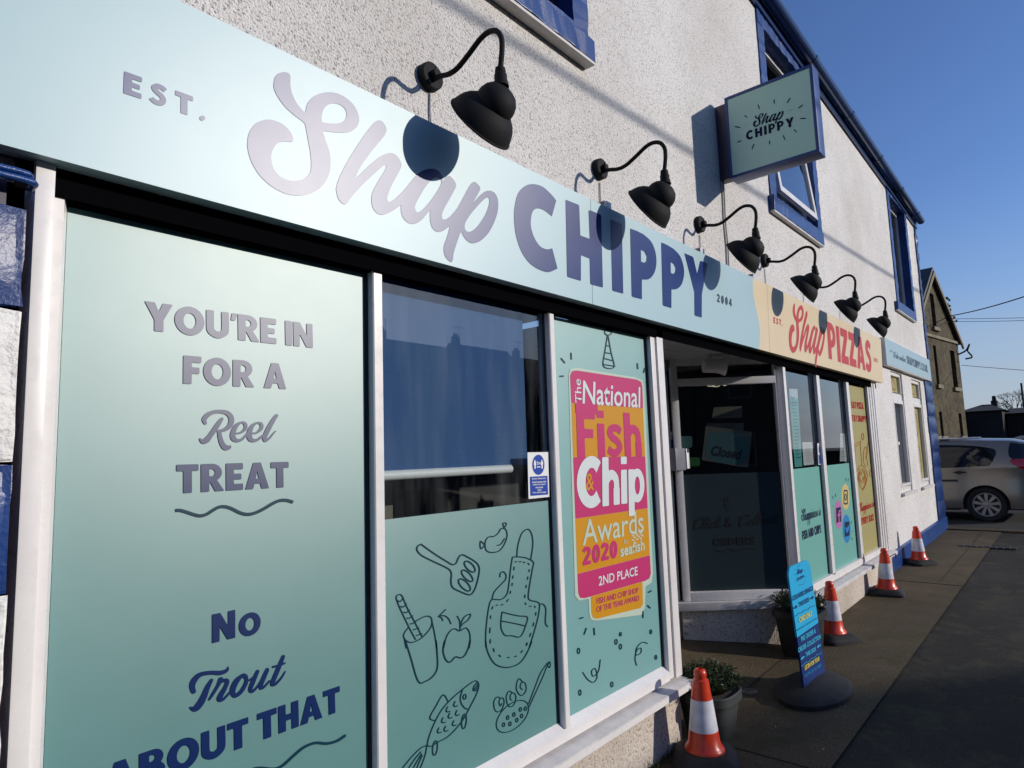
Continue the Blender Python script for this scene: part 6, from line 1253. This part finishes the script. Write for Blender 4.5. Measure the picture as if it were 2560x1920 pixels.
# cable along the street whose soft shadow crosses the white wall
k = SUN/(-SUN.y); pts = [Vector((x, 1.9, z))+k*7.0 for x, z in ((-8, 1.62), (-2, 1.80), (1.85, 1.975), (4.27, 2.10), (7.72, 2.28), (10.97, 2.46), (16, 2.8))]
tag(MB().tube(smooth(pts, 4), .022, 8).build('street_cable', 'seal_black', None, smooth=True), 'overhead street cable that throws a soft line of shadow on the white wall', 'wire')

# ================================================================== HOUSES ACROSS THE STREET (they shade the pavement and show in the glass)
def terrace(x0, x1, ye, yr, ze, zr, label, chims, hipx=0.0, base=-1.75, m='far_render', group='terraced houses across the street'):
    t = wthing('terraced_house', label, 'house', ((x0+x1)/2, ye, base), group); yb = 2*yr-ye
    b = MB(); b.box(x0, x1, yb, ye, base, ze); b.build('wall', m, t)
    b = MB(); v = [(x0, ye+.25, ze-.1), (x1+(.2 if hipx else 0), ye+.25, ze-.1), (x1+(.2 if hipx else 0), yb-.25, ze-.1), (x0, yb-.25, ze-.1), (x0, yr, zr), (x1-hipx, yr, zr)]
    b.add(v, [(0, 1, 5, 4), (2, 3, 4, 5), (1, 2, 5), (3, 0, 4), (0, 3, 2, 1)]); b.build('roof', 'slate', t)
    for cx in chims:
        c = MB().box(cx-.35, cx+.35, yr-.3, yr+.3, zr-.4, zr+.75).build('chimney', m, t)
        for d in (-.18, .18): MB().lathe([(.11, 0), (.09, .32)], (cx+d, yr, zr+.75), n=10, cap1=True).build('chimney_pot', 'sandstone', c)
        ae = MB().tube([(cx+.5, yr, zr+.1), (cx+.5, yr, zr+1.9)], .02, 6); ae.tube([(cx-.2, yr, zr+1.75), (cx+1.2, yr, zr+1.75)], .015, 6)
        for j in range(6): ae.tube([(cx-.1+.22*j, yr-.25, zr+1.75), (cx-.1+.22*j, yr+.25, zr+1.75)], .008, 5)
        ae.build('aerial', 'galv', t)
    for j in range(2):
        for zz in (base+1.0, base+3.9):
            cx = x0+(x1-x0)*(.28+.44*j)
            w_ = MB().box(cx-.55, cx+.55, ye+.005, ye+.06, zz, zz+1.35).build('window', 'white_upvc', t); MB().box(cx-.48, cx+.48, ye+.061, ye+.066, zz+.07, zz+1.28).build('pane', 'car_glass', w_)
    MB().box(x0+(x1-x0)*.5-.42, x0+(x1-x0)*.5+.42, ye+.005, ye+.05, base, base+2.05).build('door', 'wood_dark', t)
RZ = 7.27; RY = -21.9; EY = -18.4
xs_ = [-43, -34.5, -26, -17.5, -9, -.5, 8]
for i, x in enumerate(xs_): terrace(x, x+8.45 if i < len(xs_)-1 else 19.94, EY, RY, 3.8, RZ, 'house %s across the street with a grey slate roof' % ('one two three four five six seven'.split()[i]), (x+.6,), 2.24 if i == len(xs_)-1 else 0)
for i, x in enumerate((36, 45.5, 55)): terrace(x, x+9, -40, -44, 7.5, 11.2+(.5 if i == 1 else 0), 'house further back across the street, %s of three' % ('first', 'second', 'third')[i], (x+1.0,), 0)

# ================================================================== SILVER CAR
car = wthing('parked_car', 'silver people carrier with white roof rails parked behind the shop corner', 'car', (15.3, 2.6, gz(15)))
CX = 14.36
def side_x(z): 
    t = np.clip((z+.48)/.5, 0, 1); lowr = np.clip((-.75-z)/.5, 0, 1)
    return CX+.30*t**1.35+.05*lowr**2+.05*np.clip((z+.62)/.14, -1, 0)**2*0
def car_map(off=0.0):
    def f(Y, Z):
        rear = np.clip((1.02-Y)/.50, 0, 1)
        return np.stack([side_x(Z)+.34*rear**2.4-off+.02*np.sin((Z+.9)*6), Y, Z], -1)
    return f
def bodyline(pts, k=4): return smooth(pts, k)
OUT = [(4.9, -1.22)]+bodyline([(4.95, -1.1), (4.95, -.75), (4.8, -.62), (4.0, -.50), (3.75, -.45)], 3)+bodyline([(3.7, -.42), (3.1, -.06), (2.6, .0), (2.1, .012), (1.4, -.002), (1.0, -.02), (.78, -.06)], 4)+bodyline([(.70, -.12), (.60, -.40), (.54, -.62), (.50, -.80), (.50, -1.08), (.56, -1.20)], 3)
WC = [(1.415, -1.135), (4.1, -1.10)]
def arch(cx, cz, r): return ('H', [(cx+r*math.cos(a), cz+r*math.sin(a)) for a in np.linspace(0, 2*math.pi, 30)])
WIN = ('P', bodyline([(3.55, -.44), (3.05, -.12), (2.6, -.062), (2.1, -.055), (1.6, -.085), (1.28, -.14), (1.20, -.20), (1.24, -.33), (1.30, -.425), (1.40, -.455), (2.0, -.478), (3.0, -.48)], 3))
PILL = ('P', bodyline([(1.00, -.055), (.82, -.085), (.74, -.12), (.66, -.33), (.80, -.34), (1.00, -.33), (1.03, -.2)], 3))
TAIL = ('P', bodyline([(1.01, -.345), (.66, -.345), (.58, -.52), (.63, -.60), (.80, -.54), (.95, -.45), (1.01, -.40)], 3))
seam = [ribbon([(1.62, -.49), (1.64, -.56), (1.78, -.70), (1.82, -.80)], .012), ribbon([(2.62, -.48), (2.62, -1.18)], .012, 1)]
body = polys_mesh('body', field_cells([('P', OUT), ('H', WIN[1]), ('H', PILL[1]), ('H', TAIL[1]), arch(*WC[0], .345), arch(*WC[1], .345)]+[('H', s[1]) for s in seam], .03, 4), car_map(), 'car_silver', car, smooth_=True, weld=True)
polys_mesh('window', field_cells([WIN, ], .03, 4), car_map(-.012), 'car_glass', car, smooth_=True, weld=True)
polys_mesh('window', field_cells([PILL], .03, 2), car_map(-.004), 'car_glass', car, smooth_=True, weld=True)
polys_mesh('tail_light', field_cells([TAIL], .025, 2), car_map(.006), 'tail_red', car, smooth_=True, weld=True)
polys_mesh('window_trim', field_cells([WIN, ('H', [(p[0]*.985+.034, p[1]*.96-.011) for p in WIN[1]])], .02, 3), car_map(.004), 'black_plastic', car)
polys_mesh('arch_lip', field_cells([ell(WC[0][0], WC[0][1], .375, .375, 36), ell(WC[0][0], WC[0][1], .347, .347, 36, 'H'), ('H', [(0, -1.21), (9, -1.21), (9, -2), (0, -2)])], .02, 3), car_map(.012), 'car_silver', car, smooth_=True, weld=True)
polys_mesh('rub_strip', field_cells([rrect(1.80, -.73, 2.6, -.69, .015)], .02, 4), car_map(.012), 'black_plastic', car)
polys_mesh('door_handle', field_cells([ell(1.76, -.562, .11, .018), ell(1.77, -.565, .05, .032)], .012, 3), car_map(.02), 'black_plastic', car)
polys_mesh('sill_trim', field_cells([('P', [(3.7, -1.19), (1.80, -1.19), (1.80, -1.24), (3.7, -1.24)])], .03, 4), car_map(-.01), 'black_plastic', car)
b = MB(); b.box(CX+.35, CX+1.75, .75, 4.9, -1.25, -.95); b.build('underbody', 'black_plastic', car)
b = MB(); b.quad((CX+.16, .7, -1.2), (CX+.16, 4.9, -1.2), (CX+.42, 4.9, -.3), (CX+.42, .7, -.3)); b.build('inner_panel', 'black_plastic', car)
# roof and far side, tailgate
ru = [(.74, -.075), (1.0, -.01), (1.4, .012), (2.1, .027), (2.7, .01), (3.2, -.10), (3.7, -.40)]; b = MB()
def xin(y, z): return float(car_map()(np.array(y), np.array(z))[0])
rows = []
for y, z in ru: rows.append([(xin(y, min(z, .0)), y, z-.012)]+[(xin(y, z)+.12+(1.62-.12)*t, y, z+.035*math.sin(math.pi*(.15+.7*t))) for t in (0, .33, .66, 1)]+[(CX+1.75, y, z-.3)])
vs = [p for r in rows for p in r]; b.add(vs, [(i*6+k, i*6+k+1, (i+1)*6+k+1, (i+1)*6+k) for i in range(len(rows)-1) for k in range(5)]); b.build('roof', 'car_silver', car, smooth=True)
b = MB(); tg = [(.52, -1.18), (.50, -.8), (.56, -.5), (.74, -.075)]; b.add([(xin(y, z), y, z) for y, z in tg]+[(CX+1.75, y, z) for y, z in tg], [(i, i+1, i+5, i+4) for i in range(3)]); b.build('tailgate', 'car_silver', car)
b = MB(); b.quad((CX+1.75, .52, -1.18), (CX+1.75, 4.9, -1.18), (CX+1.75, 4.9, -.3), (CX+1.75, .74, -.3)); b.build('far_side', 'car_silver', car)
for i, yy in enumerate(((1.42, 2.03), (2.10, 3.0))):
    MB().tube([(CX+.36, yy[0], .052), (CX+.36, yy[1], .052)], .019, 8).build('roof_rail', 'rail_metal', car, smooth=True)
MB().box(CX+.30, CX+.40, 1.92, 2.06, .012, .05).build('rail_foot', 'black_plastic', car, bevel=.008)
def wheel(y, z):
    r = .31; b = MB(); b.lathe([(.205, .0), (.225, -.012), (.285, -.012), (r, .02), (r, .17), (.2, .18)], (CX+.035, y, z), (1, 0, 0), 40); w = b.build('wheel', 'tyre', car, smooth=True)
    MB().lathe([(.0, .055), (.18, .055)], (CX+.035, y, z), (1, 0, 0), 32).build('rim_well', 'black_plastic', w)
    b = MB(); b.lathe([(.183, .02), (.205, .004), (.207, -.006), (.198, -.006), (.19, .004), (.183, .02)], (CX+.035, y, z), (1, 0, 0), 40)
    b.lathe([(0, -.006), (.03, -.004), (.045, .01), (.045, .03)], (CX+.035, y, z), (1, 0, 0), 20)
    for k in range(9):
        a = 2*math.pi*k/9+.2; d = np.array((0, math.cos(a), math.sin(a))); s = np.array((0, -math.sin(a), math.cos(a))); c0 = np.array((CX+.035, y, z))
        lo = [c0+d*.035+s*.016, c0+d*.195+s*.028, c0+d*.195-s*.028, c0+d*.035-s*.016]; b.hexa([p+np.array((.006, 0, 0)) for p in lo], [p+np.array((.03, 0, 0)) for p in lo])
    b.build('rim', 'alloy', w)
for y, z in WC: wheel(y, z)
# second car far behind, only its roof and glass show
c2 = wthing('parked_car', 'dark car with a pale roof parked beyond the silver people carrier', 'car', (25, 1.2, gz(25)))
b = MB(); pr2 = [(2.05, -.75), (2.0, -.45), (1.82, -.36), (1.62, .02), (1.4, .10), (.6, .11), (-.2, .08), (-.8, -.3), (-1.6, -.42), (-1.75, -.8), (-1.7, -1.15), (2.0, -1.15)]
b.hexa([(24.2, y, z) for y, z in pr2], [(25.7, y, z) for y, z in pr2]); b.build('body', 'car_silver', c2, bevel=.03, smooth=True)
b = MB(); b.hexa([(24.19, y, z) for y, z in ((1.78, -.34), (1.58, -.0), (.8, .05), (.75, -.34))], [(24.195, y, z) for y, z in ((1.78, -.34), (1.58, -.0), (.8, .05), (.75, -.34))]); b.build('window', 'car_glass', c2)
b = MB(); b.hexa([(24.19, y, z) for y, z in ((.68, -.34), (.7, .05), (-.1, .04), (-.5, -.34))], [(24.195, y, z) for y, z in ((.68, -.34), (.7, .05), (-.1, .04), (-.5, -.34))]); b.build('window', 'car_glass', c2)
for y in (1.45, -1.1): MB().lathe([(0, 0), (.2, 0), (.3, .01), (.3, .18)], (24.17, y, -1.0), (1, 0, 0), 24).build('wheel', 'tyre', c2)
MB().box(24.1, 24.2, 1.84, 2.02, -.30, -.18).build('wing_mirror', 'black_plastic', c2, bevel=.02)
c3 = far_house('garden_wall', 'low dark stone wall behind the parked cars', 33, -8, 12, -.2, -.25, .5)
c3['category'] = 'wall'
